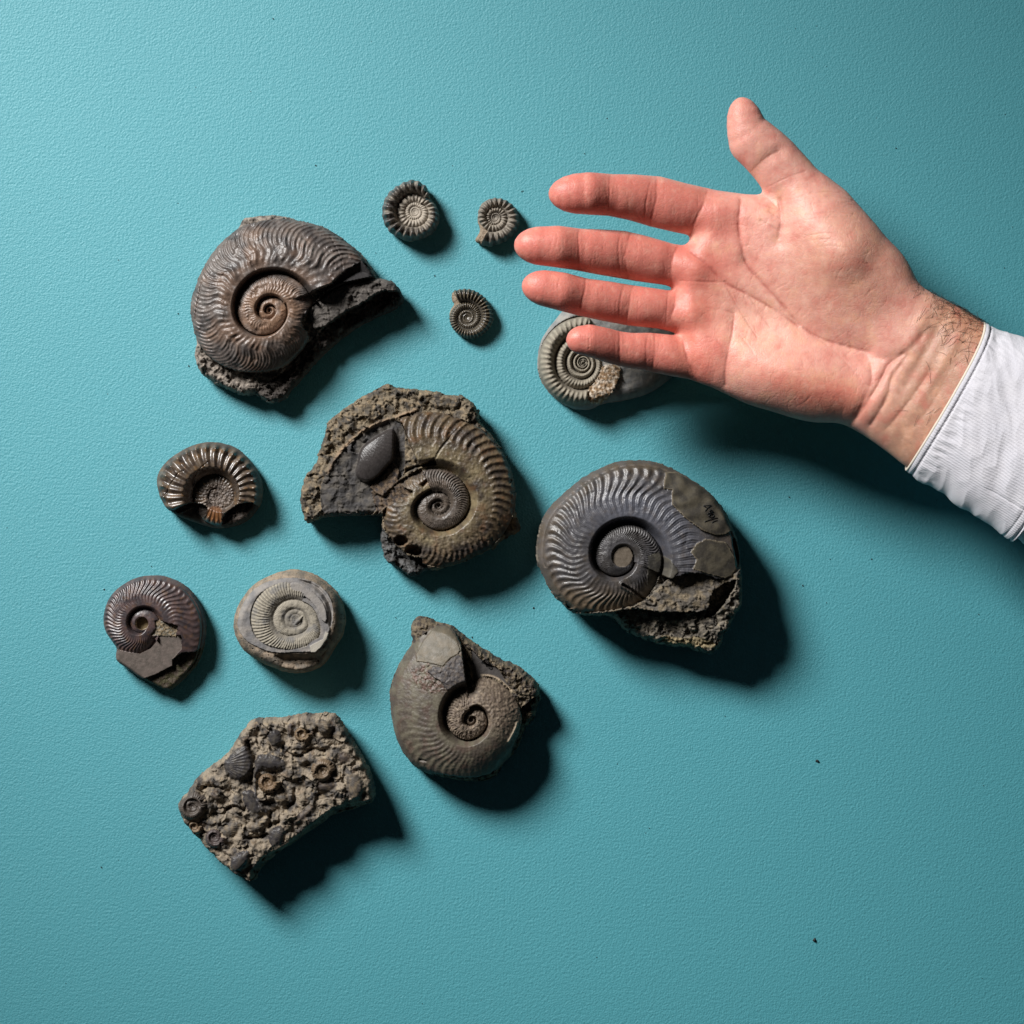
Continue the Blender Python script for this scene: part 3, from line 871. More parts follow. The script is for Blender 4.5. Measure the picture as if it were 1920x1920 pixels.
# ---- 8: big grey-blue ammonite on a rough block
def fossil_blue_grey():
    F = Fossil([(900, 105), (1070, 115), (1250, 190), (1420, 290), (1560, 400), (1660, 530), (1740, 700), (1785, 860), (1790, 1000), (1800, 1130), (1805, 1250), (1800, 1340), (1740, 1400), (1720, 1480), (1640, 1580), (1650, 1640), (1580, 1730), (1450, 1710), (1350, 1670), (1200, 1670), (1050, 1630), (880, 1570), (790, 1490), (740, 1420), (560, 1400), (400, 1395), (330, 1340), (200, 1210), (130, 1050), (80, 950), (85, 800), (110, 650), (170, 530), (280, 410), (430, 280), (600, 180), (750, 120)],
               (990, 840), .22396, zmid=115, smooth=1, seed=8)
    yz = (F.Y - 840) / .22396; xz = (F.X - 990) / .22396
    jz = ss(1000, 1350, yz)
    c0, _, _ = chips(F.X, F.Y, 14, 31, .5, .5)
    F.D = F.D + jz * 2.6 * (c0 / 14 * 1.6 + .6 * fbm(F.X / 8, F.Y / 8, 3, 3))
    sp = F.spiral((785, 905), -1, [(270, 470), (245, 560), (207, 665), (180, 700), (135, 745), (98, 800), (60, 880), (33, 925), (5, 1000), (-25, 1060)], 3.1)
    t, th, rho = sp['t'], sp['th'], sp['rho']
    shell = F.poly([(760, 110), (900, 100), (1070, 110), (1260, 190), (1430, 290), (1570, 400), (1670, 530), (1750, 700), (1800, 860), (1810, 960), (1740, 1050), (1600, 1110), (1480, 1050), (1330, 1040), (1180, 1090), (1060, 1200), (1010, 1260), (860, 1320), (740, 1350), (560, 1375), (400, 1390), (300, 1340), (190, 1220), (110, 1060), (60, 950), (70, 800), (90, 650), (150, 530), (270, 400), (420, 270), (600, 170)], 1, 2, 6)
    m = (shell > 0) & sp['ins']
    out = sp['n'] < 1
    scale = rho / sp['R0']
    b = smooth_bend(t, [(0, .0), (.2, .06), (.42, .10), (.62, -.01), (.8, -.04), (1, .06)])
    Nr = 54
    pr = rib_wave(Nr * (th + b), 1.2)
    fine = rib_wave(3 * Nr * (th + b), 1.0)
    fade = ss(-1.0, -1.9, th)                         # ribs fade towards the mouth
    w1 = ss(.38, .55, t) * (1 - ss(.82, .92, t)) * out * np.clip(fade + .1, 0, 1)
    w1b = ss(.1, .3, t) * (1 - ss(.4, .6, t)) * out
    win = ss(.15, .35, t) * (1 - ss(.9, 1, t)) * (~out)
    irr = .7 + .5 * F.fb(50, 2, 2)
    ribs = rho * (w1 * .024 * pr * irr + w1b * (.006 * fine + .008 * pr) + win * .05 * rib_wave(1.3 * Nr * (th + b), 1))
    wear = ss(.1, .5, F.fb(26, 61, 4))
    ribs = ribs * (1 - .7 * wear)
    Zs = 94 + 58 * scale ** .2 * dome(sp, ts=.13, low=.40, pw=2.0) + ribs + .8 * F.fb(12, 3, 4) + wear * .8 * F.fb(4, 62, 3)
    kd = F.D
    Zs = Zs - 5 * np.exp(-((kd - 9) / 2.0) ** 2) * out * (yz < 1000)
    d = F.line([(330, 670), (400, 740), (480, 820), (545, 880)])
    Zs = Zs - 1.6 * np.exp(-(d / 1.0) ** 2)
    plug = sp['r'] < 90 * .22396
    Zs = np.where(plug, 131 + .5 * F.fb(8, 4, 3), Zs)
    c, e, ca = F.ch(34, 1, .4, .35); c2, e2, _ = F.ch(11, 2, .55, .6); c3, e3, _ = F.ch(5, 3, .5, .6)
    f1 = F.poly([(1150, 205), (1250, 200), (1420, 290), (1560, 400), (1655, 540), (1712, 690), (1640, 725), (1560, 730), (1450, 690), (1300, 580), (1195, 470), (1200, 350), (1125, 345)], 0, 1, 6)
    f2 = F.poly([(1400, 800), (1480, 760), (1650, 790), (1730, 920), (1740, 1010), (1680, 1100), (1500, 1050), (1370, 1010), (1400, 930), (1350, 870)], 0, 1.5, 6)
    f3 = F.poly([(1000, 900), (1080, 870), (1180, 930), (1250, 1030), (1200, 1090), (1130, 1190), (1050, 1230), (990, 1120), (1000, 1000)], 0, 1, 6)
    base_s = 94 + 58 * scale ** .2 * dome(sp, ts=.13, low=.40, pw=2.0)
    Zs = np.where(f1 > 0, base_s + 3.5 + .5 * F.fb(30, 6, 2) + rho * .010 * rib_wave(Nr * .6 * (th + b), 1), Zs)
    Zs = np.where(f2 > 0, base_s + 3.0 + .8 * F.fb(16, 7, 3), Zs)
    Zs = np.where(f3 > 0, base_s + 2 + .8 * F.fb(12, 8, 3), Zs)
    gro = F.poly([(1690, 760), (1740, 740), (1780, 900), (1770, 1000), (1740, 960)], 1)
    Zs = Zs - 14 * ss(0, 4, gro)
    mid = F.poly([(370, 1380), (560, 1370), (740, 1350), (860, 1330), (1010, 1260), (1060, 1200), (1180, 1090), (1330, 1040), (1480, 1050), (1600, 1110), (1800, 990), (1800, 1080), (1650, 1150), (1560, 1180), (1520, 1250), (1540, 1330), (1450, 1370), (1100, 1370), (900, 1340), (560, 1395)], 0, 3, 7)
    Zmid_ = 132 + .7 * F.rock(40, 9, 1)
    Zlow = 121 - .07 * np.clip(yz - 1350, 0, 400) + 1.0 * F.rock(30, 9, 5, 1.2, .05, .7) - .03 * np.clip(1500 - xz, 0, 800) * (yz > 1350)
    Zlow = Zlow + 8 * ss(1560, 1700, xz) * ss(1500, 1100, yz)
    Z = np.where(mid > 0, Zmid_, Zlow)
    bite = F.poly([(1520, 1290), (1540, 1210), (1640, 1130), (1740, 1100), (1720, 1180), (1650, 1300), (1560, 1400), (1480, 1420)], 0, 2, 6)
    Z = np.where(bite > 0, 90 + F.rock(18, 6, 8), Z)
    Z = np.where(m, Zs, Z)
    sc_ = F.line([(790, 1140), (870, 1190), (950, 1250), (1040, 1290)])
    Z = Z - 7 * np.exp(-(sc_ / 2.2) ** 2) + 5 * np.exp(-((sc_ - 4) / 2.5) ** 2)
    reg = np.where(m, np.where(out, 0, 1), np.where(mid > 0, 3, 2))
    reg = np.where(m & plug, 4, reg); reg = np.where(m & (f1 > 0), 5, reg); reg = np.where(m & (f2 > 0), 6, reg); reg = np.where(m & (f3 > 0), 7, reg)
    sh = mixc(rgb(76, 74, 76), rgb(56, 53, 52), ss(-.3, .4, F.fb(30, 11, 3)))
    sh = mixc(sh, rgb(90, 92, 102), ss(.75, .3, t) * out * ss(2.2, .2, np.abs(th + 1.6)) * .75)  # slight blue sheen painted into the grey shell colour
    sh = mixc(sh, rgb(98, 82, 60), np.clip(ss(.55, .95, t) * .5 + .6 * F.fb(14, 12, 3), 0, 1) * out * .65)
    sh = mixc(sh, rgb(98, 84, 66), ss(1080, 1300, yz) * .7)
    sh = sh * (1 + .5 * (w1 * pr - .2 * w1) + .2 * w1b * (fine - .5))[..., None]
    fr = mixc(rgb(84, 78, 66), rgb(62, 58, 52), ss(-.3, .3, F.fb(20, 14, 4)))
    mc = mixc(rgb(122, 114, 102), rgb(72, 68, 63), ss(-.25, .3, F.fb(12, 15, 4)))
    mc = mixc(mc, rgb(134, 122, 98), ss(.2, .5, F.fb(9, 17, 3)) * .7)
    pale = F.poly([(1100, 1560), (1330, 1600), (1420, 1570), (1600, 1640), (1560, 1700), (1300, 1650), (1150, 1650)], 1, 3, 6)
    mc = mixc(mc, rgb(158, 142, 108), ss(-1, 3, pale) * .7)
    mdc = mixc(rgb(92, 86, 79), rgb(118, 106, 88), ss(-.2, .3, F.fb(14, 18, 3)))
    C = np.where((mid > 0)[..., None], mdc, mc)
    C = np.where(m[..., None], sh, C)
    C = np.where((m & plug)[..., None], rgb(98, 88, 76) + 0 * C, C)
    C = np.where((m & ((f1 > 0) | (f2 > 0) | (f3 > 0)))[..., None], fr, C)
    C = np.where((m & (f3 > 0))[..., None], fr * np.array([.95, 1.0, 1.1]), C)
    for q in (f1, f2):
        C = mixc(C, rgb(150, 136, 112), np.exp(-((q - .8) / 1.0) ** 2) * m * .45)
    R = np.where(m, .36 + .12 * F.fb(18, 20, 3) + .3 * ss(.8, 1, t), .82)
    R = np.where(m & ((f1 > 0) | (f2 > 0) | (f3 > 0) | plug), .55, R)
    F.build('ammonite_fossil', 'large blue-grey ammonite under the hand with a number written on its right side', Z, reg, C, R,
            {0: ('outer_whorl', M_SHELL, None), 1: ('inner_whorls', M_SHELL, None), 2: ('rock_block', M_ROCK, 'dark crumbling rock under the lower edge'), 3: ('rock_matrix', M_ROCK, None),
             4: ('umbilical_plug', M_SLAB, 'plain disc filling the centre of the coil'), 5: ('shell_plate', M_SLAB, 'olive plate of shell carrying the number'), 6: ('shell_plate', M_SLAB, 'brown plate of shell near the mouth'), 7: ('shell_plate', M_SLAB, 'grey plate beside the coil')},
            edge=12, rim=0.66, bulge=.04, inset=.12, rough_side=4)

    def zz(pts):   # from the 24x zoom at (1300,930) to this fossil's zoom units
        return [((1300 + x / 24 - 990) / .22396, (930 + y / 24 - 840) / .22396) for x, y in pts]
    F.ink([zz([(410, 450), (600, 540), (760, 420)]), zz([(400, 450), (560, 440), (760, 425)]), zz([(590, 540), (540, 620), (480, 680)]),
           zz([(680, 690), (760, 640), (850, 700), (760, 740), (680, 760)]), zz([(850, 700), (720, 760), (590, 800)]),
           zz([(860, 820), (900, 880), (840, 950), (740, 975), (670, 920), (680, 860), (760, 820), (860, 820)]),
           zz([(1050, 980), (850, 1030), (650, 1090), (450, 1160)]), zz([(1040, 1100), (920, 1130), (790, 1200)])],
          label='handwritten black catalogue number', r=1.0)


fossil_blue_grey()


# ---- 9: purple-brown ammonite at lower left
def fossil_purple():
    F = Fossil([(900, 150), (1080, 170), (1280, 250), (1430, 370), (1540, 520), (1630, 720), (1650, 950), (1610, 1200), (1530, 1420), (1400, 1570), (1250, 1710), (1110, 1820), (930, 1740), (720, 1630), (550, 1500), (370, 1390), (355, 1290), (375, 1200), (290, 1080), (200, 950), (170, 800), (190, 640), (260, 460), (380, 330), (560, 220), (720, 165)],
               (170, 1060), .13022, zmid=32, smooth=1, step=.85, seed=2)
    sp = F.spiral((755, 830), -1, [(270, 430), (225, 540), (180, 582), (135, 620), (90, 680), (45, 790), (0, 885), (-35, 930), (-50, 960)], 3.5)
    t, th, rho = sp['t'], sp['th'], sp['rho']
    plate = F.poly([(340, 1200), (600, 1250), (720, 1268), (880, 1190), (975, 1080), (1000, 1000), (1330, 1000), (1330, 1200), (1190, 1350), (1190, 1440), (960, 1560), (740, 1640), (550, 1520), (340, 1420)], 0, .8, 6)
    crumb = F.poly([(940, 790), (1040, 790), (1280, 860), (1250, 1020), (990, 1010), (880, 1000), (960, 900)], 0, 2, 5)
    dark = F.poly([(1330, 1250), (1500, 1240), (1640, 1150), (1640, 1400), (1300, 1750), (1100, 1850), (740, 1640), (960, 1560), (1190, 1440), (1190, 1350)], 0, 1, 6)
    out = sp['n'] < 1
    m = sp['ins'] & (plate < 0) & (dark < 0)
    scale = rho / sp['R0']
    b = smooth_bend(t, [(0, .0), (.2, .07), (.42, .14), (.62, .04), (.8, -.02), (1, .05)])
    Nr = 52
    pr = rib_wave(Nr * (th + b), 1.2)
    w = ss(.18, .5, t) * (1 - ss(.85, .96, t)) * (.35 + .65 * ss(-.6, -2.6, th)) * out
    Zs = 34 + 27 * scale ** .28 * dome(sp, ts=.14, low=.3, pw=2.0) + rho * .024 * w * pr + .3 * F.fb(8, 2, 3)
    plug = sp['r'] < 95 * .13022
    Zs = np.where(plug, 36, Zs)
    Z = np.where(m, Zs, 38)
    Z = np.where(plate > 0, 46 + .35 * F.fb(10, 3, 3), Z)
    Z = np.where(dark > 0, 36 + 1.5 * F.fb(14, 4, 3) + .3 * F.ch(9, 4)[0], Z)
    Z = np.where((crumb > 0), 48 + 1.0 * F.fb(4, 5, 3) + .4 * F.ch(6, 2)[0], Z)
    inn = F.poly([(375, 1190), (600, 1230), (720, 1255), (880, 1180), (970, 1080), (990, 1000), (700, 950), (400, 1000)], 1)
    rimg = (F.D > 3.0) & (F.D < 5.5) & ((F.X - 170) / .13022 > 1250)
    Z = Z - 3.5 * np.exp(-((F.D - 4.5) / 1.4) ** 2) * ss(1250, 1450, (F.X - 170) / .13022)
    reg = np.where(m, np.where(out, 0, 1), 2); reg = np.where(plate > 0, 3, reg); reg = np.where(dark > 0, 4, reg); reg = np.where(crumb > 0, 2, reg)
    sh = mixc(rgb(82, 66, 64), rgb(58, 50, 52), ss(-.3, .3, F.fb(16, 6, 3)))
    sh = mixc(sh, rgb(92, 68, 50), ss(.1, .4, F.fb(12, 7, 3)) * .6)
    sh = sh * (1 + .35 * (w * pr - .3 * w))[..., None]
    pc = mixc(rgb(96, 86, 80), rgb(84, 76, 70), ss(-.3, .3, F.fb(12, 8, 3)))
    dc = mixc(rgb(74, 64, 54), rgb(62, 58, 38), ss(-.2, .2, F.fb(9, 9, 3)))
    C = sh; C = np.where((m & plug)[..., None], rgb(120, 104, 76) + 0 * C, C)
    C = np.where((plate > 0)[..., None], pc, C); C = np.where((dark > 0)[..., None], dc, C)
    C = np.where((crumb > 0)[..., None], mixc(rgb(100, 94, 82), rgb(128, 112, 88), ss(-.2, .2, F.fb(5, 10, 3))), C)
    R = np.where(m, .36 + .1 * F.fb(8, 12, 2), .68)
    F.build('ammonite_fossil', 'purplish brown ammonite at the lower left with a flat grey broken plate below', Z, reg, C, R,
            {0: ('outer_whorl', M_POLISH, None), 1: ('inner_whorls', M_POLISH, None), 2: ('rock_matrix', M_ROCK, None), 3: ('broken_plate', M_SLAB, 'flat grey plate under the coil'), 4: ('worn_edge', M_ROCK, None)},
            edge=8, rim=0.5, bulge=.08, inset=.25, rough_side=1.0)


fossil_purple()


# ---- 10: pale grey nodule with the imprint of a coil
def fossil_nodule():
    F = Fossil([(1000, 165), (1200, 190), (1400, 280), (1580, 420), (1700, 560), (1770, 750), (1785, 950), (1740, 1150), (1640, 1280), (1560, 1440), (1450, 1590), (1250, 1680), (1050, 1700), (850, 1670), (650, 1590), (450, 1490), (280, 1370), (170, 1200), (125, 1000), (150, 800), (240, 620), (380, 430), (560, 310), (760, 220)],
               (420, 1050), .125, zmid=70, smooth=2, step=.85, seed=4)
    sp = F.spiral((1090, 880), -1, [(75, 285), (0, 330), (-30, 440), (-90, 470), (-135, 640), (-180, 690), (-225, 650), (-262, 590), (-290, 560)], 2.0)
    t, th, rho = sp['t'], sp['th'], sp['rho']
    face = F.poly([(200, 1000), (230, 820), (290, 640), (420, 460), (600, 340), (780, 290), (1000, 255), (1300, 290), (1540, 450), (1640, 650), (1650, 900), (1580, 1080), (1480, 1290), (1340, 1370), (1100, 1370), (900, 1385), (700, 1370), (500, 1290), (340, 1200)], 1, .8, 6)
    amm = F.poly([(400, 880), (440, 620), (620, 440), (860, 330), (1010, 330), (1020, 440), (1200, 470), (1370, 660), (1450, 780), (1470, 900), (1560, 950), (1530, 1120), (1300, 1220), (1250, 1300), (950, 1340), (600, 1250), (460, 1120)], 1, .8, 5)
    m = (amm > 0) & sp['ins']
    rw = rib_wave(76 * (th + smooth_bend(t, [(0, 0), (.5, .0), (1, -.05)])), .9)
    win = ss(.12, .3, t) * (1 - ss(.9, 1., t)) * (sp['n'] < 2)
    Zs = 86 + 8 * (rho / sp['R0']) * np.sin(np.pi * np.clip(t, .02, .98)) ** .6 + rho * .022 * win * rw * (1 - .7 * ss(.0, .5, F.fb(18, 41, 3))) + 1.0 * F.fb(6, 1, 4)
    xz = (F.X - 420) / .125; yz = (F.Y - 1050) / .125
    Zf = 91 + 1.5 * F.fb(16, 2, 4)
    wall = ss(1200, 1600, xz)
    band = F.poly([(1010, 330), (1150, 350), (1400, 500), (1540, 700), (1560, 940), (1460, 880), (1440, 760), (1260, 540), (1020, 440)], 1)
    Zf = np.where(band > 0, 95 + .4 * F.fb(8, 4, 2), Zf)
    trench = F.poly([(1100, 260), (1400, 320), (1620, 560), (1680, 820), (1620, 1080), (1560, 950), (1550, 700), (1420, 480), (1160, 340)], 1)
    Zf = Zf - 12 * ss(0, 8, trench)
    Zn = 88 + 2 * F.fb(18, 5, 4)
    pits = F.fb(6, 6, 3)
    Zn = Zn - 3 * ss(.35, .5, pits)
    Z = np.where(face > 0, Zf, Zn)
    Z = np.where(m, Zs, Z)
    pill = F.poly([(1060, 960), (1080, 900), (1180, 820), (1210, 830), (1180, 900), (1110, 970)], 1)
    Z = Z + 4 * ss(0, 3, pill)
    fin = F.poly([(1540, 1060), (1585, 1090), (1560, 1180), (1480, 1290), (1390, 1370), (1320, 1370), (1300, 1280), (1430, 1210), (1500, 1180)], 0)
    Z = np.where(fin > 0, 99, Z)
    edgecut = F.poly([(700, 1380), (900, 1390), (1100, 1378), (1340, 1380), (1500, 1310), (1620, 1250), (1500, 1650), (900, 1680)], 1)
    Z = Z - 16 * ss(0, 14, edgecut)
    reg = np.where(m, 0, np.where(face > 0, 1, 2)); reg = np.where(fin > 0, 3, reg)
    C = mixc(rgb(120, 114, 104), rgb(156, 148, 132), rw * win) * (1 + .2 * F.fb(10, 7, 3))[..., None]
    C = mixc(C, rgb(92, 92, 94), ss(0, .4, F.fb(20, 8, 3)) * .6)
    fc = mixc(rgb(112, 110, 110), rgb(140, 134, 128), ss(-.4, .5, F.fb(20, 9, 4)))
    fc = mixc(fc, rgb(150, 144, 138), ss(-3, 4, band) * .6)
    nc = mixc(rgb(146, 130, 112), rgb(112, 104, 94), ss(-.3, .3, F.fb(14, 10, 4)))
    nc = mixc(nc, rgb(84, 68, 52), ss(.35, .5, pits) * .8)
    CC = np.where((face > 0)[..., None], fc, nc); CC = np.where(m[..., None], C, CC)
    CC = np.where((fin > 0)[..., None], rgb(168, 162, 150) + 0 * CC, CC)
    F.build('ammonite_nodule', 'pale grey rounded nodule split open to show a finely ribbed coil', Z, reg, CC, np.full(F.shape, .8),
            {0: ('ribbed_coil', M_SHELL, None), 1: ('split_face', M_SLAB, None), 2: ('nodule_crust', M_ROCK, 'tan pitted outer crust'), 3: ('stone_fin', M_SLAB, 'pale sliver standing at the lower right rim')},
            edge=20, rim=0.42, bulge=.12, inset=.3, rough_side=1.6, sidecol=rgb(140, 120, 98))


fossil_nodule()


# ---- 11: olive ammonite at the bottom centre
def fossil_olive():
    F = Fossil([(450, 100), (520, 110), (600, 135), (640, 170), (770, 190), (850, 240), (980, 350), (1120, 440), (1280, 540), (1450, 610), (1600, 700), (1680, 800), (1715, 900), (1690, 1040), (1640, 1180), (1550, 1270), (1500, 1400), (1430, 1540), (1340, 1620), (1280, 1740), (1160, 1800), (1000, 1815), (800, 1790), (600, 1750), (400, 1650), (280, 1480), (215, 1320), (180, 1100), (160, 920), (180, 800), (230, 660), (320, 500), (410, 370), (380, 270), (385, 180)],
               (700, 1140), .18231, zmid=85, smooth=1, step=1.1, seed=7)
    xz = (F.X - 700) / .18231; yz = (F.Y - 1140) / .18231
    F.D = F.D + ss(900, 1300, xz) * 1.6 * (F.ch(11, 6)[0] / 11 * 1.6 + .6 * F.fb(8, 2, 3))
    sp = F.spiral((1010, 1150), -1, [(85, 440), (38, 480), (0, 520), (-54, 560), (-90, 650), (-152, 800), (-180, 845), (-223, 950), (-249, 1040), (-262, 1050)], 3.3)
    t, th, rho = sp['t'], sp['th'], sp['rho']
    shell = F.poly([(640, 175), (770, 190), (850, 260), (900, 380), (960, 460), (1000, 650), (1025, 820), (1060, 720), (1140, 690), (1300, 740), (1440, 860), (1530, 970), (1540, 1100), (1500, 1300), (1440, 1400), (1400, 1560), (1250, 1700), (1000, 1760), (640, 1700), (560, 1740), (380, 1650), (250, 1480), (190, 1300), (150, 1100), (130, 920), (160, 780), (210, 640), (300, 500), (400, 370), (520, 250)], 1, 1.2, 6)
    m = (shell > 0) & sp['ins']
    out = sp['n'] < 1
    scale = rho / sp['R0']
    b = smooth_bend(t, [(0, .0), (.3, .08), (.6, -.04), (.8, -.02), (1, .1)])
    Nr = 52
    pr = rib_wave(Nr * (th + b), 1.)
    mid_s = np.exp(-((th + 2.2) / .75) ** 2)
    w = ss(.15, .35, t) * (1 - ss(.85, .95, t)) * mid_s * out
    Zs = 60 + 56 * scale ** .22 * dome(sp, ts=.15, low=.28, pw=1.9) + rho * .009 * w * pr + 1.0 * F.fb(16, 1, 4) + .6 * F.fb(5, 71, 3)
    early = ss(-3.6, -4.6, th) + (~out)
    early = np.clip(early, 0, 1)
    Zs = Zs + early * (1.5 * ridged(F.X / 9, F.Y / 9, 4, 3) + .8 * F.fb(5, 5, 3)) + (~out) * (rho * .04 * pr + 2.2 * F.fb(5, 72, 4))
    c, e, _ = F.ch(24, 1, .45, .4); c2, e2, _ = F.ch(9, 2, .5, .6); c3, _, _ = F.ch(4.5, 3, .5, .6)
    f1 = F.poly([(560, 640), (620, 590), (720, 600), (800, 520), (870, 470), (950, 520), (985, 600), (1000, 700), (1025, 822), (850, 810), (760, 830), (700, 740), (620, 700)], 0, 1.5, 5)
    f2 = F.poly([(440, 480), (520, 330), (640, 190), (760, 195), (850, 290), (895, 430), (870, 465), (790, 510), (720, 590), (560, 555), (450, 545)], 0, 1, 6)
    scar = F.poly([(380, 640), (560, 560), (640, 640), (760, 840), (600, 860), (440, 800)], 0, 3, 5)
    bs = 60 + 56 * scale ** .22 * dome(sp, ts=.15, low=.28, pw=1.9)
    Zs = np.where(scar > 0, Zs + .7 * c3 + .3 * c2, Zs)
    Zs = np.where(f2 > 0, bs + 2.2 + .9 * F.fb(14, 6, 3), Zs)
    Zs = np.where(f1 > 0, bs + 4 + .25 * c2 + .15 * c3, Zs)
    Zm = 74 + F.rock(22, 8, 1)
    floor_ = F.poly([(1000, 420), (1130, 560), (1280, 620), (1420, 860), (1300, 740), (1140, 690), (1040, 760)], 0)
    Zm = np.where(floor_ > 0, 66 + .6 * F.fb(10, 7, 2), Zm)
    knob = F.poly([(370, 90), (640, 130), (640, 190), (520, 260), (410, 390), (360, 300)], 0)
    Zm = np.where(knob > 0, 60 + .5 * c2 + 4 * F.fb(12, 8, 2), Zm)
    rim_lo = F.poly([(1500, 1050), (1720, 880), (1700, 1100), (1560, 1280), (1420, 1560), (1250, 1760), (1000, 1840), (600, 1780), (640, 1700), (1000, 1760), (1250, 1700), (1400, 1560), (1500, 1300)], 0, 2, 6)
    Zm = np.where(rim_lo > 0, 52 + F.rock(18, 6, 4), Zm)
    cliff = F.poly([(880, 290), (980, 440), (1040, 640), (1060, 740), (1030, 830), (1000, 650), (955, 450), (900, 400)], 0)
    Zm = np.where(cliff > 0, 66, Zm)
    Z = np.where(m, Zs, Zm)
    whit = F.line([(1480, 1180), (1450, 1260), (1390, 1370)])
    Z = Z + 3 * np.exp(-(whit / 2.2) ** 2)
    pit = F.line([(480, 1560), (540, 1570)])
    Z = Z - 4 * np.exp(-(pit / 2) ** 2)
    reg = np.where(m, np.where(out, 0, 1), 2); reg = np.where(m & (f1 > 0), 4, reg); reg = np.where(m & (f2 > 0), 5, reg)
    reg = np.where((~m) & (floor_ > 0), 3, reg)
    sh = mixc(rgb(98, 92, 78), rgb(78, 70, 62), ss(-.3, .3, F.fb(20, 9, 4)))
    sh = mixc(sh, rgb(84, 66, 58), ss(.05, .4, F.fb(18, 10, 3)) * .6)
    sh = mixc(sh, mixc(rgb(96, 82, 70), rgb(140, 124, 106), ss(-.1, .4, F.fb(6, 12, 3))), early * .8)
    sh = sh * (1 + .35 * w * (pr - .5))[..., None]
    sh = mixc(sh, rgb(100, 70, 62), (scar > 0) * ss(-.2, .3, F.fb(8, 14, 2)) * .6)
    mc = mixc(rgb(112, 100, 82), rgb(60, 54, 50), ss(-.2, .25, F.fb(9, 15, 4)))
    C = np.where(m[..., None], sh, mc)
    C = np.where((m & (f2 > 0))[..., None], mixc(rgb(92, 86, 74), rgb(104, 95, 80), ss(-.3, .4, F.fb(14, 16, 4))), C)
    C = np.where((m & (f1 > 0))[..., None], mixc(rgb(66, 62, 62), rgb(90, 82, 76), ss(-.1, .3, F.fb(7, 17, 3))), C)
    C = np.where(((~m) & (floor_ > 0))[..., None], rgb(70, 66, 64) * (1 + .2 * F.fb(8, 18, 2))[..., None], C)
    C = mixc(C, rgb(190, 174, 150), np.exp(-(whit / 2.2) ** 2) * .8)
    rl = F.line([(1110, 695), (1200, 700), (1300, 745), (1420, 855)])
    C = mixc(C, rgb(180, 162, 138), np.exp(-(rl / 1.5) ** 2) * .7)
    R = np.where(m, .52 + .1 * F.fb(12, 19, 3) + .15 * early, .8)
    F.build('ammonite_fossil', 'olive grey ammonite at the bottom centre with a chipped dark patch near its mouth', Z, reg, C, R,
            {0: ('outer_whorl', M_SHELL, None), 1: ('inner_whorls', M_SHELL, None), 2: ('rock_matrix', M_ROCK, None), 3: ('mouth_floor', M_SLAB, 'smooth grey floor carrying the handwritten mark'),
             4: ('shell_fragment', M_SLAB, 'dark cracked fragment'), 5: ('shell_plate', M_SLAB, 'smooth olive plate at the mouth')},
            edge=15, rim=0.5, bulge=.08, inset=.22, rough_side=2.5)

    def zz(pts):
        return [((880 + x / 24 - 700) / .18231, (1220 + y / 24 - 1140) / .18231) for x, y in pts]
    F.ink([zz([(540, 590), (590, 480), (640, 460), (720, 600), (760, 730)]), zz([(560, 600), (640, 590), (700, 600)]), zz([(860, 560), (830, 650), (810, 740)]),
           zz([(930, 610), (1000, 620), (1000, 690), (940, 710), (1020, 780), (1010, 850), (930, 850), (880, 800)])],
          label='small handwritten black mark', r=.9)


fossil_olive()


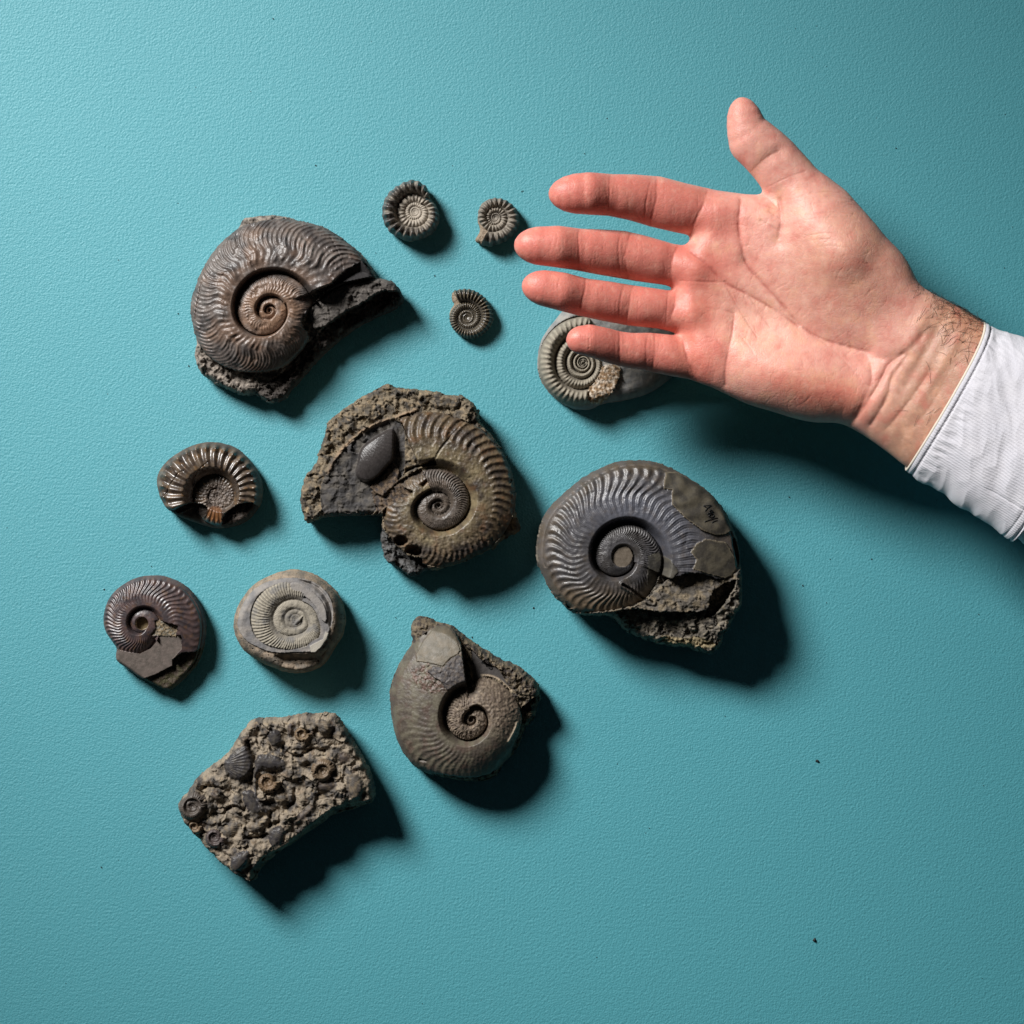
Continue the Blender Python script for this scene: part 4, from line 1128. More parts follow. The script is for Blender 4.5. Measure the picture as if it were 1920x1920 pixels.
# ---- 12: rock full of small ammonites
def fossil_cluster():
    F = Fossil([(760, 150), (900, 145), (1000, 150), (1130, 125), (1240, 100), (1330, 120), (1400, 105), (1490, 120), (1540, 190), (1600, 300), (1680, 430), (1750, 560), (1800, 680), (1835, 830), (1790, 900), (1600, 960), (1450, 1000), (1350, 1070), (1150, 1200), (950, 1340), (870, 1400), (790, 1510), (760, 1585), (640, 1530), (540, 1460), (400, 1340), (290, 1220), (170, 1080), (100, 960), (95, 890), (200, 780), (260, 670), (370, 570), (450, 530), (560, 420), (680, 240)],
               (310, 1320), .21354, zmid=95, smooth=1, jag=1.6, jagsize=12, step=1.1, seed=9)
    c, e, ca = F.ch(30, 1, .35, .45); c2, e2, _ = F.ch(13, 2, .55, .7); c3, _, _ = F.ch(6, 3, .5, .6)
    Z = 92 + F.rock(48, 10, 1, .3, .4, .2) + 14 * F.fb(36, 6, 3) + .8 * F.fb(7, 7, 3)
    ed = F.poly([(1350, 1000), (1500, 900), (1830, 850), (1790, 930), (1350, 1090), (950, 1350), (760, 1600), (740, 1480), (850, 1350), (1050, 1250)], 0, 2, 8)
    Z = Z - np.clip(ed, 0, 40) * 1.6 - 14 * ss(-2, 3, ed)
    C = mixc(rgb(138, 126, 110), rgb(74, 70, 67), ss(-.2, .35, F.fb(20, 11, 5)))
    C = mixc(C, rgb(154, 136, 108), ss(.2, .5, F.fb(8, 12, 4)) * .6)
    C = mixc(C, rgb(104, 82, 60), ss(.2, .45, F.fb(16, 13, 3)) * .4)
    R = np.full(F.shape, .75)
    reg = np.zeros(F.shape, int)
    # smooth dark shell plates
    plates = [[(480, 530), (600, 400), (720, 330), (775, 450), (770, 560), (740, 650), (640, 690), (540, 660)],
              [(780, 440), (880, 420), (1040, 460), (1080, 570), (960, 600), (820, 580), (800, 740), (850, 860), (930, 960), (880, 980), (790, 900), (760, 650)],
              [(660, 740), (780, 740), (840, 880), (850, 980), (740, 970), (670, 880)],
              [(560, 1350), (660, 1270), (760, 1290), (740, 1400), (640, 1500), (560, 1450)],
              [(900, 1090), (1010, 1050), (1080, 1120), (1020, 1250), (930, 1280), (890, 1190)],
              [(880, 200), (1010, 220), (1040, 330), (960, 400), (890, 330)]]
    plates += [[(1130, 480), (1250, 440), (1280, 520), (1180, 560)], [(1290, 700), (1440, 640), (1540, 700), (1450, 790), (1330, 780)], [(1560, 620), (1700, 600), (1770, 720), (1700, 860), (1600, 840)],
               [(1150, 960), (1280, 860), (1340, 920), (1200, 1060), (1120, 1060)], [(480, 1090), (620, 1000), (680, 1060), (600, 1180), (500, 1180)], [(620, 300), (720, 260), (770, 320), (700, 400)],
               [(1260, 150), (1420, 120), (1500, 220), (1380, 300)], [(1060, 180), (1120, 150), (1140, 280), (1070, 300)], [(940, 770), (1080, 780), (1100, 880), (980, 900)],
               [(380, 760), (460, 770), (500, 850), (420, 860)], [(700, 1060), (840, 1010), (890, 1110), (760, 1160)], [(1480, 440), (1600, 400), (1650, 500), (1540, 560)]]
    k = 1
    parts = {0: ('rock_matrix', M_ROCK, None)}
    for i, p in enumerate(plates):
        d = F.poly(p, 1, 2, 7, seed=20 + i)
        pc_ = F.P([p[0]])[0]; rr_ = np.hypot(F.X - pc_[0], F.Y - pc_[1]); an_ = np.arctan2(F.Y - pc_[1], F.X - pc_[0])
        sink = ss(-3, 9, d + 3 * F.fb(9, 80 + i, 3))
        z0 = 94 + 6 * np.sqrt(np.clip(d / 16, 0, 1)) + .04 * (F.X - F.X.mean()) * (-1) ** i + .6 * F.fb(14, 30 + i, 2) + (.8 * rib_wave(46 * an_, 1) * ss(4, 16, rr_) if i % 2 == 0 else 0)
        mm = (d > 0) & (sink > .45)
        Z = Z * (1 - sink) + sink * (z0 + (3 if i in (0, 1) else 0))
        pal = [(rgb(58, 55, 56), rgb(76, 71, 66)), (rgb(78, 72, 66), rgb(108, 96, 80)), (rgb(70, 62, 58), rgb(94, 82, 70))][0 if i < 6 else 1 + i % 2]
        C = np.where(mm[..., None], mixc(pal[0], pal[1], ss(-.2, .3, F.fb(10, 31 + i, 3))), C)
        R = np.where(mm, .42 + .15 * (i >= 6), R)
        reg = np.where(mm, k, reg); parts[k] = ('shell_plate', M_SLAB, None); k += 1
    for i, (cx, cy, rr, W, Nn, sens, colr, dz) in enumerate([(900, 680, 125, 2.2, 22, 1, rgb(104, 84, 62), 4), (1380, 585, 115, 2.3, 26, -1, rgb(104, 88, 70), 3), (1200, 260, 95, 2.1, 22, 1, rgb(104, 86, 64), 2),
                                                          (235, 900, 145, 2.2, 34, -1, rgb(76, 68, 62), 0), (430, 1170, 120, 2.1, 30, 1, rgb(74, 64, 62), -4), (250, 1080, 85, 2.1, 26, 1, rgb(110, 92, 72), -8)]):
        sp = F.spiral((cx, cy), sens, [(0, rr / W ** .98), (90, rr / W ** .75), (180, rr / W ** .5), (270, rr / W ** .25), (359, rr)], W)
        mm = sp['ins'] & (F.D > 1)
        pr = rib_wave(Nn * sp['th'] + 1.5 * sp['t'], 1)
        z0 = 92 + dz + 12 * (sp['rho'] / sp['R0']) * dome(sp, ts=.25, low=.2, pw=2) + sp['rho'] * .04 * pr * ss(.2, .5, sp['t'])
        mm = mm & (F.fb(10, 90 + i, 3) + .9 * (1 - sp['r'] / sp['R0']) > -.02)
        Z = np.where(mm, z0 + 1.2 * F.fb(5, 95 + i, 3), Z)
        C = np.where(mm[..., None], colr * (1 + .3 * F.fb(6, 40 + i, 3) + .2 * (pr - .5))[..., None], C)
        R = np.where(mm, .5, R)
        reg = np.where(mm, k, reg); parts[k] = ('small_ammonite', M_SHELL, None); k += 1
    for ln, dp in (([(720, 330), (740, 400), (775, 470), (760, 600), (740, 700)], 10), ([(330, 740), (400, 730), (500, 745)], 13), ([(1030, 380), (1060, 430), (1180, 460), (1280, 400), (1390, 410)], 9), ([(1130, 760), (1130, 860), (1080, 900)], 12), ([(700, 1180), (800, 1180), (890, 1150)], 12), ([(920, 960), (910, 1080)], 12), ([(540, 930), (610, 900), (690, 940)], 12)):
        dd = F.line(ln) + 1.5 * F.fb(6, 50, 2)
        Z = Z - dp * np.exp(-(dd / 3.2) ** 2)
    F.build('ammonite_cluster_rock', 'angular rock at the bottom left packed with small broken ammonites', Z, reg, C, R, parts,
            edge=12, rim=0.72, bulge=.04, inset=.12, rough_side=4, cat='fossil rock')


fossil_cluster()


# ------------------------------------------------------------------ the person: hand, wrist, arm
ZH = 190.0
FH = (CPX - ZH) / CPX


def arm_rise(x):
    """the arm comes down to the hand from above the table"""
    return 0.36 * 60 * np.logaddexp(0, (np.asarray(x, float) - 1560) / 60)



def z5(*p): return [(940 + x * .260417, 160 + y * .260417) + tuple(r) for x, y, *r in p]
def z6(*p): return [(1220 + x * .3125, 160 + y * .3125) + tuple(r) for x, y, *r in p]
def z7(*p): return [(1500 + x * .364583, 400 + y * .364583) + tuple(r) for x, y, *r in p]
def zq(*p): return [(980 + x * .17708, 500 + y * .17708) + tuple(r) for x, y, *r in p]


def chain(pts, zsc, rs):
    """pts (x,y,r_zoom) -> list of (x,y,z,r)"""
    return [(p[0], p[1], z, p[2] * rs) for p, z in zip(pts, zsc)]


def finger(tip, b, a, body, zs_, sc, ztip):
    """tip point, half width, half length of the rounded end, then stations (x, y, r) in photo pixels"""
    t = np.array(tip, float); c = np.array(body[0][:2], float)
    d = (t - c); d /= np.linalg.norm(d)
    a *= sc; b *= sc
    c0 = t - d * a
    q = a * a - b * b; um = q / a
    L = []
    for k in (1.0, .8, .55, .25, 0.0):
        u = um * k
        p = c0 + d * u
        L.append((p[0], p[1], zs_[0] + (ztip - zs_[0]) * k, b * math.sqrt(max(0, 1 - u * u / q))))
    for (x, y, r), z in zip(body, zs_):
        L.append((x, y, z, r * sc))
    return L


FINGERS = [
    finger(z5((335, 812))[0], 147, 245, z5((620, 803, 151), (780, 806, 150), (950, 818, 166), (1110, 842, 183), (1280, 882, 180), (1450, 915, 178), (1620, 950, 170)), [50, 34, 20, 10, 4, 0, -2], .260417, 54),
    finger(z5((90, 1168))[0], 140, 208, z5((400, 1180, 149), (550, 1195, 150), (700, 1207, 162), (860, 1221, 171), (1000, 1247, 167), (1200, 1288, 152), (1400, 1330, 160)), [46, 32, 20, 10, 4, 0, -2], .260417, 49),
    finger(z5((146, 1445))[0], 131, 192, z5((430, 1499, 137), (590, 1535, 137), (750, 1559, 144), (930, 1587, 146), (1150, 1612, 142), (1350, 1650, 150)), [44, 28, 16, 8, 2, 0], .260417, 46),
    finger(zq((454, 788))[0], 158, 195, zq((700, 795, 168), (850, 832, 177), (1000, 870, 180), (1150, 892, 187), (1350, 904, 205), (1550, 934, 215), (1750, 970, 215), (1950, 1010, 210)), [38, 28, 18, 10, 4, 0, -2, -4], .17708, 40),
]
THUMB = finger(z6((522, 92))[0], 118, 205, z6((572, 302, 124), (605, 350, 147), (675, 410, 152), (731, 463, 156), (830, 577, 162), (905, 690, 180), (985, 840, 220), (1090, 1000, 250)), [36, 32, 30, 26, 20, 18, 14, 8], .3125, 38)
PALM = [(1300, 440), (1312, 400), (1335, 366), (1370, 363), (1430, 366), (1462, 380), (1500, 345), (1530, 330), (1551, 337), (1579, 354), (1598, 376), (1626, 410), (1657, 447), (1689, 476), (1707, 504), (1720, 533), (1748, 557), (1784, 573), (1813, 592), (1844, 612), (1900, 700), (1800, 880), (1704, 871), (1682, 850), (1646, 825), (1609, 803), (1573, 792), (1529, 793), (1490, 785), (1450, 772), (1400, 758), (1360, 738), (1325, 722), (1298, 708), (1282, 660), (1272, 625), (1262, 590), (1262, 545), (1272, 500), (1292, 450)]


def smin(a, b, k):
    h = np.clip(.5 + .5 * (b - a) / k, 0, 1)
    return b * (1 - h) + a * h - k * h * (1 - h)


def build_person():
    st = 3.4
    xs = np.arange(945, 2260, st, dtype=np.float32); ys = np.arange(170, 1080, st, dtype=np.float32); zs = np.arange(-115, 125, st, dtype=np.float32)
    nx, ny, nz = len(xs), len(ys), len(zs)
    D = np.full((nx, ny, nz), 60.0, np.float32)

    def cone(fld, a, b, zs_=1.0):
        ax, ay, az, ar = a; bx, by, bz, br = b
        pad = max(ar, br) + 30
        i0, i1 = np.searchsorted(xs, [min(ax, bx) - pad, max(ax, bx) + pad]); j0, j1 = np.searchsorted(ys, [min(ay, by) - pad, max(ay, by) + pad])
        x = xs[i0:i1, None, None]; y = ys[None, j0:j1, None]; z = zs[None, None, :]
        ex, ey, ez = bx - ax, by - ay, bz - az
        L = ex * ex + ey * ey + ez * ez
        t = np.clip(((x - ax) * ex + (y - ay) * ey + (z - az) * ez) / L, 0, 1)
        d = np.sqrt((x - ax - t * ex) ** 2 + (y - ay - t * ey) ** 2 + ((z - az - t * ez) / zs_) ** 2) - (ar + (br - ar) * t)
        fld[i0:i1, j0:j1, :] = np.minimum(fld[i0:i1, j0:j1, :], d)
    fin = D.copy()
    for fg in FINGERS:
        for a, b in zip(fg[:-1], fg[1:]):
            cone(fin, a, b, 0.92)
    tb = D.copy()
    for a, b in zip(THUMB[:-1], THUMB[1:]):
        cone(tb, a, b, 0.85)
    fa = D.copy()
    for a, b in zip([(1700, 693, 0, 138), (1775, 741, 0, 146)], [(1775, 741, 0, 146), (2300, 1040, 0, 165)]):
        cone(fa, a, b, 0.5)
    XX, YY = np.meshgrid(xs, ys, indexing='ij')
    d2 = -poly_sdf(XX, YY, chaikin(PALM, 2)).astype(np.float32)
    # half thickness varies: thin at the finger bases, thick at the heel
    h = 36 + 22 * ss(1290, 1480, XX) - 4 * ss(1620, 1800, XX)
    h = h.astype(np.float32)[:, :, None]
    q1 = d2[:, :, None] + h; q2 = np.abs(zs[None, None, :]) - 0
    pm = np.sqrt(np.maximum(q1, 0) ** 2 + np.maximum(q2, 0) ** 2) - h
    pm = np.where(d2[:, :, None] < 60, pm, 60).astype(np.float32)
    D = smin(pm, fin, 13)
    D = smin(D, tb, 22)
    D = smin(D, fa, 30)
    del fin, tb, fa, pm
    # ---- surface nets
    sg = D < 0
    act = np.zeros((nx - 1, ny - 1, nz - 1), np.int8)
    for i in (0, 1):
        for j in (0, 1):
            for k in (0, 1):
                act += sg[i:nx - 1 + i, j:ny - 1 + j, k:nz - 1 + k]
    ai, aj, ak = np.nonzero((act > 0) & (act < 8))
    ids = np.full(act.shape, -1, np.int32); ids[ai, aj, ak] = np.arange(len(ai))
    cv = {}
    for c in range(8):
        cv[c] = D[ai + (c & 1), aj + (c >> 1 & 1), ak + (c >> 2 & 1)]
    P = np.zeros((len(ai), 3)); cn = np.zeros(len(ai))
    for a in range(8):
        for ax in range(3):
            b = a | (1 << ax)
            if b == a: continue
            va, vb = cv[a], cv[b]
            m = (va < 0) != (vb < 0)
            tt = np.where(m, va / (va - vb + 1e-12), 0)
            pos = np.stack([np.full(len(ai), float(a & 1)), np.full(len(ai), float(a >> 1 & 1)), np.full(len(ai), float(a >> 2 & 1))], 1)
            pos[:, ax] += tt
            P[m] += pos[m]; cn[m] += 1
    P /= cn[:, None]
    V = np.stack([xs[0] + (ai + P[:, 0]) * st, ys[0] + (aj + P[:, 1]) * st, zs[0] + (ak + P[:, 2]) * st], 1)
    Fq = []
    # edges along x
    e = sg[:-1, 1:-1, 1:-1] != sg[1:, 1:-1, 1:-1]
    i, j, k = np.nonzero(e); j += 1; k += 1
    q = np.stack([ids[i, j - 1, k - 1], ids[i, j, k - 1], ids[i, j, k], ids[i, j - 1, k]], 1)
    fl = ~sg[i, j, k]; q[fl] = q[fl][:, ::-1]; Fq.append(q)
    e = sg[1:-1, :-1, 1:-1] != sg[1:-1, 1:, 1:-1]
    i, j, k = np.nonzero(e); i += 1; k += 1
    q = np.stack([ids[i - 1, j, k - 1], ids[i - 1, j, k], ids[i, j, k], ids[i, j, k - 1]], 1)
    fl = ~sg[i, j, k]; q[fl] = q[fl][:, ::-1]; Fq.append(q)
    e = sg[1:-1, 1:-1, :-1] != sg[1:-1, 1:-1, 1:]
    i, j, k = np.nonzero(e); i += 1; j += 1
    q = np.stack([ids[i - 1, j - 1, k], ids[i, j - 1, k], ids[i, j, k], ids[i - 1, j, k]], 1)
    fl = ~sg[i, j, k]; q[fl] = q[fl][:, ::-1]; Fq.append(q)
    Fq = np.concatenate(Fq)
    Fq = Fq[(Fq >= 0).all(1)]
    Fq = Fq[:, ::-1]            # y points down here, so flip once
    del D, sg, act
    # subdivide once through a throwaway mesh
    me = bpy.data.meshes.new('tmp')
    me.vertices.add(len(V)); me.vertices.foreach_set('co', V.astype(np.float32).ravel())
    me.loops.add(Fq.size); me.loops.foreach_set('vertex_index', Fq.astype(np.int32).ravel())
    me.polygons.add(len(Fq)); me.polygons.foreach_set('loop_start', np.arange(0, Fq.size, 4, dtype=np.int32))
    me.update(calc_edges=True)
    tmp = bpy.data.objects.new('tmp', me); col.objects.link(tmp)
    sm = tmp.modifiers.new('s', 'SMOOTH'); sm.factor = .5; sm.iterations = 4
    sb = tmp.modifiers.new('d', 'SUBSURF'); sb.levels = 1; sb.render_levels = 1
    dg = bpy.context.evaluated_depsgraph_get()
    ev = bpy.data.meshes.new_from_object(tmp.evaluated_get(dg))
    n = len(ev.vertices)
    V = np.empty(n * 3, np.float32); ev.vertices.foreach_get('co', V); V = V.reshape(-1, 3).astype(float)
    Nn = np.empty(n * 3, np.float32); ev.vertices.foreach_get('normal', Nn); Nn = Nn.reshape(-1, 3).astype(float)
    Lq = np.empty(len(ev.loops), np.int32); ev.loops.foreach_get('vertex_index', Lq); Fq = Lq.reshape(-1, 4)
    bpy.data.objects.remove(tmp); bpy.data.meshes.remove(me); bpy.data.meshes.remove(ev)
    if (Nn[:, 2] * np.sign(V[:, 2])).mean() < 0:
        Nn = -Nn
    x, y, z = V.T
    top = ss(-.05, .45, Nn[:, 2])
    # ---- muscle mounds and hollows of the palm (height in px)
    def gauss(c, rx, ry, ang=0.0):
        a = math.radians(ang); dx = x - c[0]; dy = y - c[1]
        u = dx * math.cos(a) + dy * math.sin(a); v = -dx * math.sin(a) + dy * math.cos(a)
        return np.exp(-(u / rx) ** 2 - (v / ry) ** 2)
    H = 34 * gauss((1575, 500), 95, 130, 35 - 90) ** 1
    H = 46 * gauss((1575, 492), 118, 88, 48)
    H += 27 * gauss((1490, 708), 125, 50, 18)
    H += -17 * gauss((1420, 600), 85, 42, 38)
    H += -7 * gauss((1650, 690), 40, 90, -60)
    for c, rr, hh in (((1335, 410), 34, 6), ((1305, 510), 34, 6), ((1300, 590), 30, 5), ((1325, 660), 32, 6)):
        H += hh * gauss(c, rr, rr)
    H += 3.5 * gauss((1700, 640), 14, 120, 28) + 3.0 * gauss((1745, 700), 10, 100, 32) - 3 * gauss((1722, 668), 9, 100, 30)
    # thumb ball of the tip
    # finger pads: swollen between creases
    CR = []   # (points, width, depth, redness)
    def cr(p, w=2.0, d=1.6, c=1.0): CR.append((catmull(np.array(p, float), 6) if len(p) > 2 else np.array(p, float), w, d, c))
    for p in (z5((785, 640), (772, 720), (768, 850), (750, 975)), z5((560, 1030), (548, 1120), (555, 1250), (545, 1360)), z5((600, 1385), (598, 1480), (575, 1570), (560, 1690)), zq((1015, 675), (1022, 780), (1018, 900), (1015, 1070))):
        cr(p, 18, 4.0, 0); cr(p, 2.4, 1.2, .7)
    for p in (z5((1112, 640), (1110, 740), (1105, 850), (1065, 1010)), z5((930, 1055), (905, 1150), (885, 1250), (905, 1400)), z5((950, 1430), (925, 1520), (915, 1600), (890, 1740)), zq((1395, 690), (1390, 800), (1385, 950), (1365, 1120))):
        cr(p, 20, 4.5, 0); cr(p, 2.4, 1.1, .6)
    for p in (z5((1060, 730), (1035, 850), (1020, 990)), z5((860, 1045), (835, 1180), (850, 1370)), z5((880, 1450), (850, 1560), (840, 1700)), zq((1325, 700), (1300, 850), (1300, 1100))):
        cr(p, 2.0, .9, .6)
    for p in (z5((1475, 780), (1440, 880), (1390, 990), (1358, 1075)), z5((1270, 1160), (1235, 1230), (1215, 1330), (1225, 1440)), z5((1250, 1480), (1240, 1600), (1215, 1690), (1270, 1770)), zq((1690, 740), (1700, 850), (1740, 1000), (1840, 1200))):
        cr(p, 16, 5, 0); cr(p, 2.6, 1.4, .7)
    cr(z5((1195, 1490), (1185, 1600), (1180, 1730)), 1.6, 1.0, .7)
    # palm lines
    life = z6((530, 700), (515, 830), (525, 940), (560, 1080), (640, 1180), (740, 1290), (870, 1440), (980, 1520), (1130, 1570), (1290, 1610))
    cr(life, 2.6, 1.7, 1); cr(life, 7, 2.2, 0); cr(z6((560, 1080), (740, 1290), (870, 1440), (1050, 1545), (1260, 1610)), 20, 8, 0)
    cr(z6((235, 1010), (330, 1090), (430, 1190), (580, 1270), (700, 1340), (870, 1455)), 2.6, 1.5, 1); cr(z6((235, 1010), (430, 1190), (700, 1340), (870, 1455)), 8, 2.0, 0)
    cr(z6((170, 1180), (300, 1190), (440, 1190)), 1.8, 1.0, .7)
    cr(z6((560, 1060), (600, 1130), (700, 1230), (800, 1350)), 2.0, 1.0, .8)
    cr(z6((330, 1345), (420, 1355), (490, 1378)), 2.2, .7, .6)
    cr(z6((490, 1378), (480, 1480), (450, 1620), (435, 1720), (440, 1800)), 2.4, 1.2, .9); cr(z6((490, 1378), (450, 1620), (440, 1800)), 10, 2.5, 0)
    cr(z6((440, 1210), (500, 1320), (560, 1420), (620, 1520)), 1.5, 1.0, .6)
    cr(z6((580, 1280), (640, 1380), (700, 1460)), 1.5, 1.0, .6)
    cr(z6((500, 1480), (560, 1560), (600, 1620)), 1.4, .8, .5)
    cr(z6((900, 1470), (1020, 1560), (1120, 1650), (1220, 1760)), 2.5, 1.0, .3)
    cr(z6((758, 705), (762, 760), (768, 840), (748, 930)), 4.5, 3.2, .7); cr(z6((758, 700), (768, 840), (748, 960)), 16, 5, 0); cr(z6((765, 715), (820, 712), (900, 690)), 2.4, .6, .2)
    for a_, b_ in (((690, 690), (760, 780)), ((690, 780), (765, 830)), ((640, 830), (755, 900)), ((640, 730), (745, 770))):
        cr(z6(a_, b_), 1.8, 1.2, .5)
    cr(z6((600, 545), (640, 500), (700, 450), (745, 430)), 12, 3.5, 0); cr(z6((598, 530), (640, 490), (700, 445), (740, 425)), 2.6, 1.0, .7)
    cr(z6((690, 630), (800, 580), (900, 545)), 1.6, .8, .5)
    for yy, x0, x1, dd in ((670, 930, 1170, .9), (700, 900, 1190, .7), (735, 930, 1210, .6), (800, 900, 1240, .8), (830, 930, 1200, .6), (925, 900, 1150, .7), (960, 880, 1100, .5), (1000, 920, 1120, .4)):
        cr(z6((x0, yy + 8), ((x0 + x1) / 2, yy), (x1, yy + 14)), 1.5, dd, .35)
    # wrist folds
    for p, w_, d_ in ((z7((500, 735), (430, 790), (395, 860), (330, 970), (250, 1085)), 3.0, 3.0), (z7((520, 750), (450, 850), (420, 960), (350, 1090)), 3.2, 2.8), (z7((600, 640), (520, 720), (430, 760), (330, 740)), 5, 2.5),
                      (z7((640, 820), (560, 940), (430, 1110)), 3.0, 2.2), (z7((700, 900), (640, 1000), (580, 1080)), 3.0, 1.0), (z7((340, 770), (345, 860), (320, 930), (270, 1050)), 3.0, 1.8)):
        cr(p, w_ * 1.2, d_ * .8, .12); cr(p, w_ * 3, d_, 0)
    rl = random.Random(12)
    for _ in range(230):       # the faint crossing lines of the palm
        px_, py_ = rl.uniform(1300, 1640), rl.uniform(390, 770)
        a_ = rl.choice([.25, 1.1, 1.9, -.6]) + rl.gauss(0, .3); l_ = rl.uniform(10, 34)
        m_ = (px_ + math.cos(a_) * l_ * .5 + rl.gauss(0, 2), py_ + math.sin(a_) * l_ * .5 + rl.gauss(0, 2))
        cr([(px_, py_), m_, (px_ + math.cos(a_) * l_, py_ + math.sin(a_) * l_)], 1.3, rl.uniform(.25, .6), .35)
    for fg in FINGERS:
        for (a0, b0) in zip(fg[4:-1], fg[5:]):
            for _ in range(4):
                t_ = rl.random(); cx_ = a0[0] + (b0[0] - a0[0]) * t_; cy_ = a0[1] + (b0[1] - a0[1]) * t_
                r_ = a0[3] * rl.uniform(.3, .8); o_ = a0[3] * rl.uniform(-.4, .4)
                cr([(cx_ + rl.gauss(0, 1), cy_ + o_ - r_ * .6), (cx_ + rl.gauss(0, 1.5), cy_ + o_), (cx_ - 1 + rl.gauss(0, 2), cy_ + o_ + r_ * .6)], 1.3, rl.uniform(.2, .5), .3)
    crk = np.zeros(len(V))
    for P_, w_, d_, c_ in CR:
        lo_ = P_.min(0) - 3 * w_; hi = P_.max(0) + 3 * w_
        s_ = np.nonzero((x > lo_[0]) & (x < hi[0]) & (y > lo_[1]) & (y < hi[1]) & (z > -30))[0]
        if not len(s_): continue
        fade = .35 + .65 * ss(-.45, .25, fbm(x[s_] / 26, y[s_] / 26, 12 + len(P_) % 7, 2)) if c_ else 1.0
        g = np.exp(-((line_dist(x[s_], y[s_], P_) + (.8 * fbm(x[s_] / 7, y[s_] / 7, 4, 2) if c_ else 0)) / w_) ** 2) * fade
        H[s_] -= d_ * g * 0.9
        if c_: crk[s_] = np.maximum(crk[s_], g * c_ * min(1, d_ / 1.6))
    # fine skin undulation
    H += .5 * fbm(x / 30, y / 30, 3, 2)
    V = V + np.array([0, 0, 1.0]) * (H * top)[:, None] * .85 + Nn * (H * top * .15)[:, None]
    # ---- skin colour (its own redness, not light)
    finger = np.zeros(len(V))
    tipd = np.zeros(len(V))
    for fg in FINGERS + [THUMB[:8]]:
        p = np.array([(a[0], a[1]) for a in fg]); d = line_dist(x, y, p)
        finger = np.maximum(finger, ss(60, 30, d) * (.5 if fg[0][1] < 300 else 1))
        tipd = np.maximum(tipd, np.exp(-((x - p[0][0]) ** 2 + (y - p[0][1]) ** 2) / 45 ** 2))
    base = np.tile(rgb(228, 166, 150), (len(V), 1))
    base = mixc(base, rgb(206, 120, 106), np.clip(finger * .9 * ss(1400, 1300, x), 0, 1))
    base = mixc(base, rgb(222, 136, 114), np.clip(.8 * (gauss((1500, 735), 110, 34, 20) + .8 * gauss((1570, 745), 50, 40) + .6 * gauss((1320, 590), 55, 130, 10)), 0, .8))
    base = mixc(base, rgb(202, 112, 100), tipd * .4)
    base = mixc(base, rgb(240, 188, 166), np.clip(.7 * gauss((1420, 620), 70, 60), 0, 1))
    base = mixc(base, rgb(214, 120, 106), np.clip(.55 * gauss((1345, 500), 40, 40) + .5 * gauss((1330, 650), 40, 40) + .5 * gauss((1370, 430), 40, 36), 0, 1))
    base = mixc(base, rgb(204, 150, 126), ss(.0, .9, gauss((1585, 500), 120, 120)) * .55)
    base = mixc(base, rgb(186, 142, 118), ss(1640, 1740, x + .4 * (y - 650)) * .9)
    base = mixc(base, rgb(190, 134, 104), ss(1740, 1790, x) * ss(700, 600, y) * .6)
    fine_m = fbm(x / 9, y / 9, 8, 4)
    base = base * (1 + fine_m[:, None] * np.array([.03, .08, .09]))
    mot = fbm(x / 34, y / 34, 6, 3)
    base = mixc(base, rgb(232, 176, 144), ss(.05, .5, mot) * .45 * (1 - .8 * finger))
    base = mixc(base, rgb(206, 112, 100), ss(.0, .5, -mot) * .35)
    mot2 = fbm(x / 16, y / 16, 9, 4)
    base = mixc(base, rgb(244, 198, 176), ss(.0, .6, mot2) * .3 * (1 - .4 * finger))
    base = mixc(base, rgb(196, 106, 96), ss(.0, .6, -mot2) * .2)
    base = mixc(base, rgb(166, 76, 66), crk * .6)
    back = ss(.0, -.5, Nn[:, 2])
    base = mixc(base, rgb(200, 150, 122), back)
    CC = np.concatenate([base, np.full((len(V), 1), 1.0)], 1)
    ctr = np.array([1600.0, 640.0])
    ox, oy, oz = (ctr[0] - 960) * FH * S, (960 - ctr[1]) * FH * S, (ZH) * S

    def W(Pp):
        Pp = np.asarray(Pp, float)
        r = arm_rise(Pp[:, 0]); f = (CPX - ZH - r) / CPX
        return np.stack([(Pp[:, 0] - 960) * f * S - ox, (960 - Pp[:, 1]) * f * S - oy, (Pp[:, 2] * f + r) * S], 1)
    root = thing('person', 'open hand, palm up, reaching in from the right in a white shirt cuff', 'person', (ox, oy, oz))
    m, nt, b = new_mat('skin')
    L = nt.links
    at = N(nt, 'ShaderNodeAttribute'); at.attribute_name = 'Col'
    tc = N(nt, 'ShaderNodeTexCoord').outputs['Object']
    g1 = noise_node(nt, tc, 500, 4, .6); g2 = noise_node(nt, tc, 1700, 2, .6)
    s = math_node(nt, 'MULTIPLY_ADD', g1, .22); s.node.inputs[2].default_value = .89
    mx = N(nt, 'ShaderNodeVectorMath', operation='SCALE'); L.new(at.outputs['Color'], mx.inputs[0]); L.new(s, mx.inputs['Scale'])
    L.new(mx.outputs[0], b.inputs['Base Color'])
    b.inputs['Roughness'].default_value = .47
    b.inputs['Specular IOR Level'].default_value = .38
    b.inputs['Subsurface Weight'].default_value = .22
    b.inputs['Subsurface Radius'].default_value = (1.0, .32, .18)
    b.inputs['Subsurface Scale'].default_value = .0028
    vo = N(nt, 'ShaderNodeTexVoronoi'); vo.inputs['Scale'].default_value = 900; L.new(tc, vo.inputs['Vector'])
    dst = N(nt, 'ShaderNodeTexNoise'); dst.inputs['Scale'].default_value = 120; L.new(tc, dst.inputs['Vector'])
    wm = N(nt, 'ShaderNodeVectorMath', operation='MULTIPLY_ADD'); L.new(dst.outputs['Color'], wm.inputs[0]); wm.inputs[1].default_value = (.006, .006, .006); L.new(tc, wm.inputs[2])
    v2 = N(nt, 'ShaderNodeTexVoronoi'); v2.feature = 'DISTANCE_TO_EDGE'; v2.inputs['Scale'].default_value = 260; L.new(wm.outputs[0], v2.inputs['Vector'])
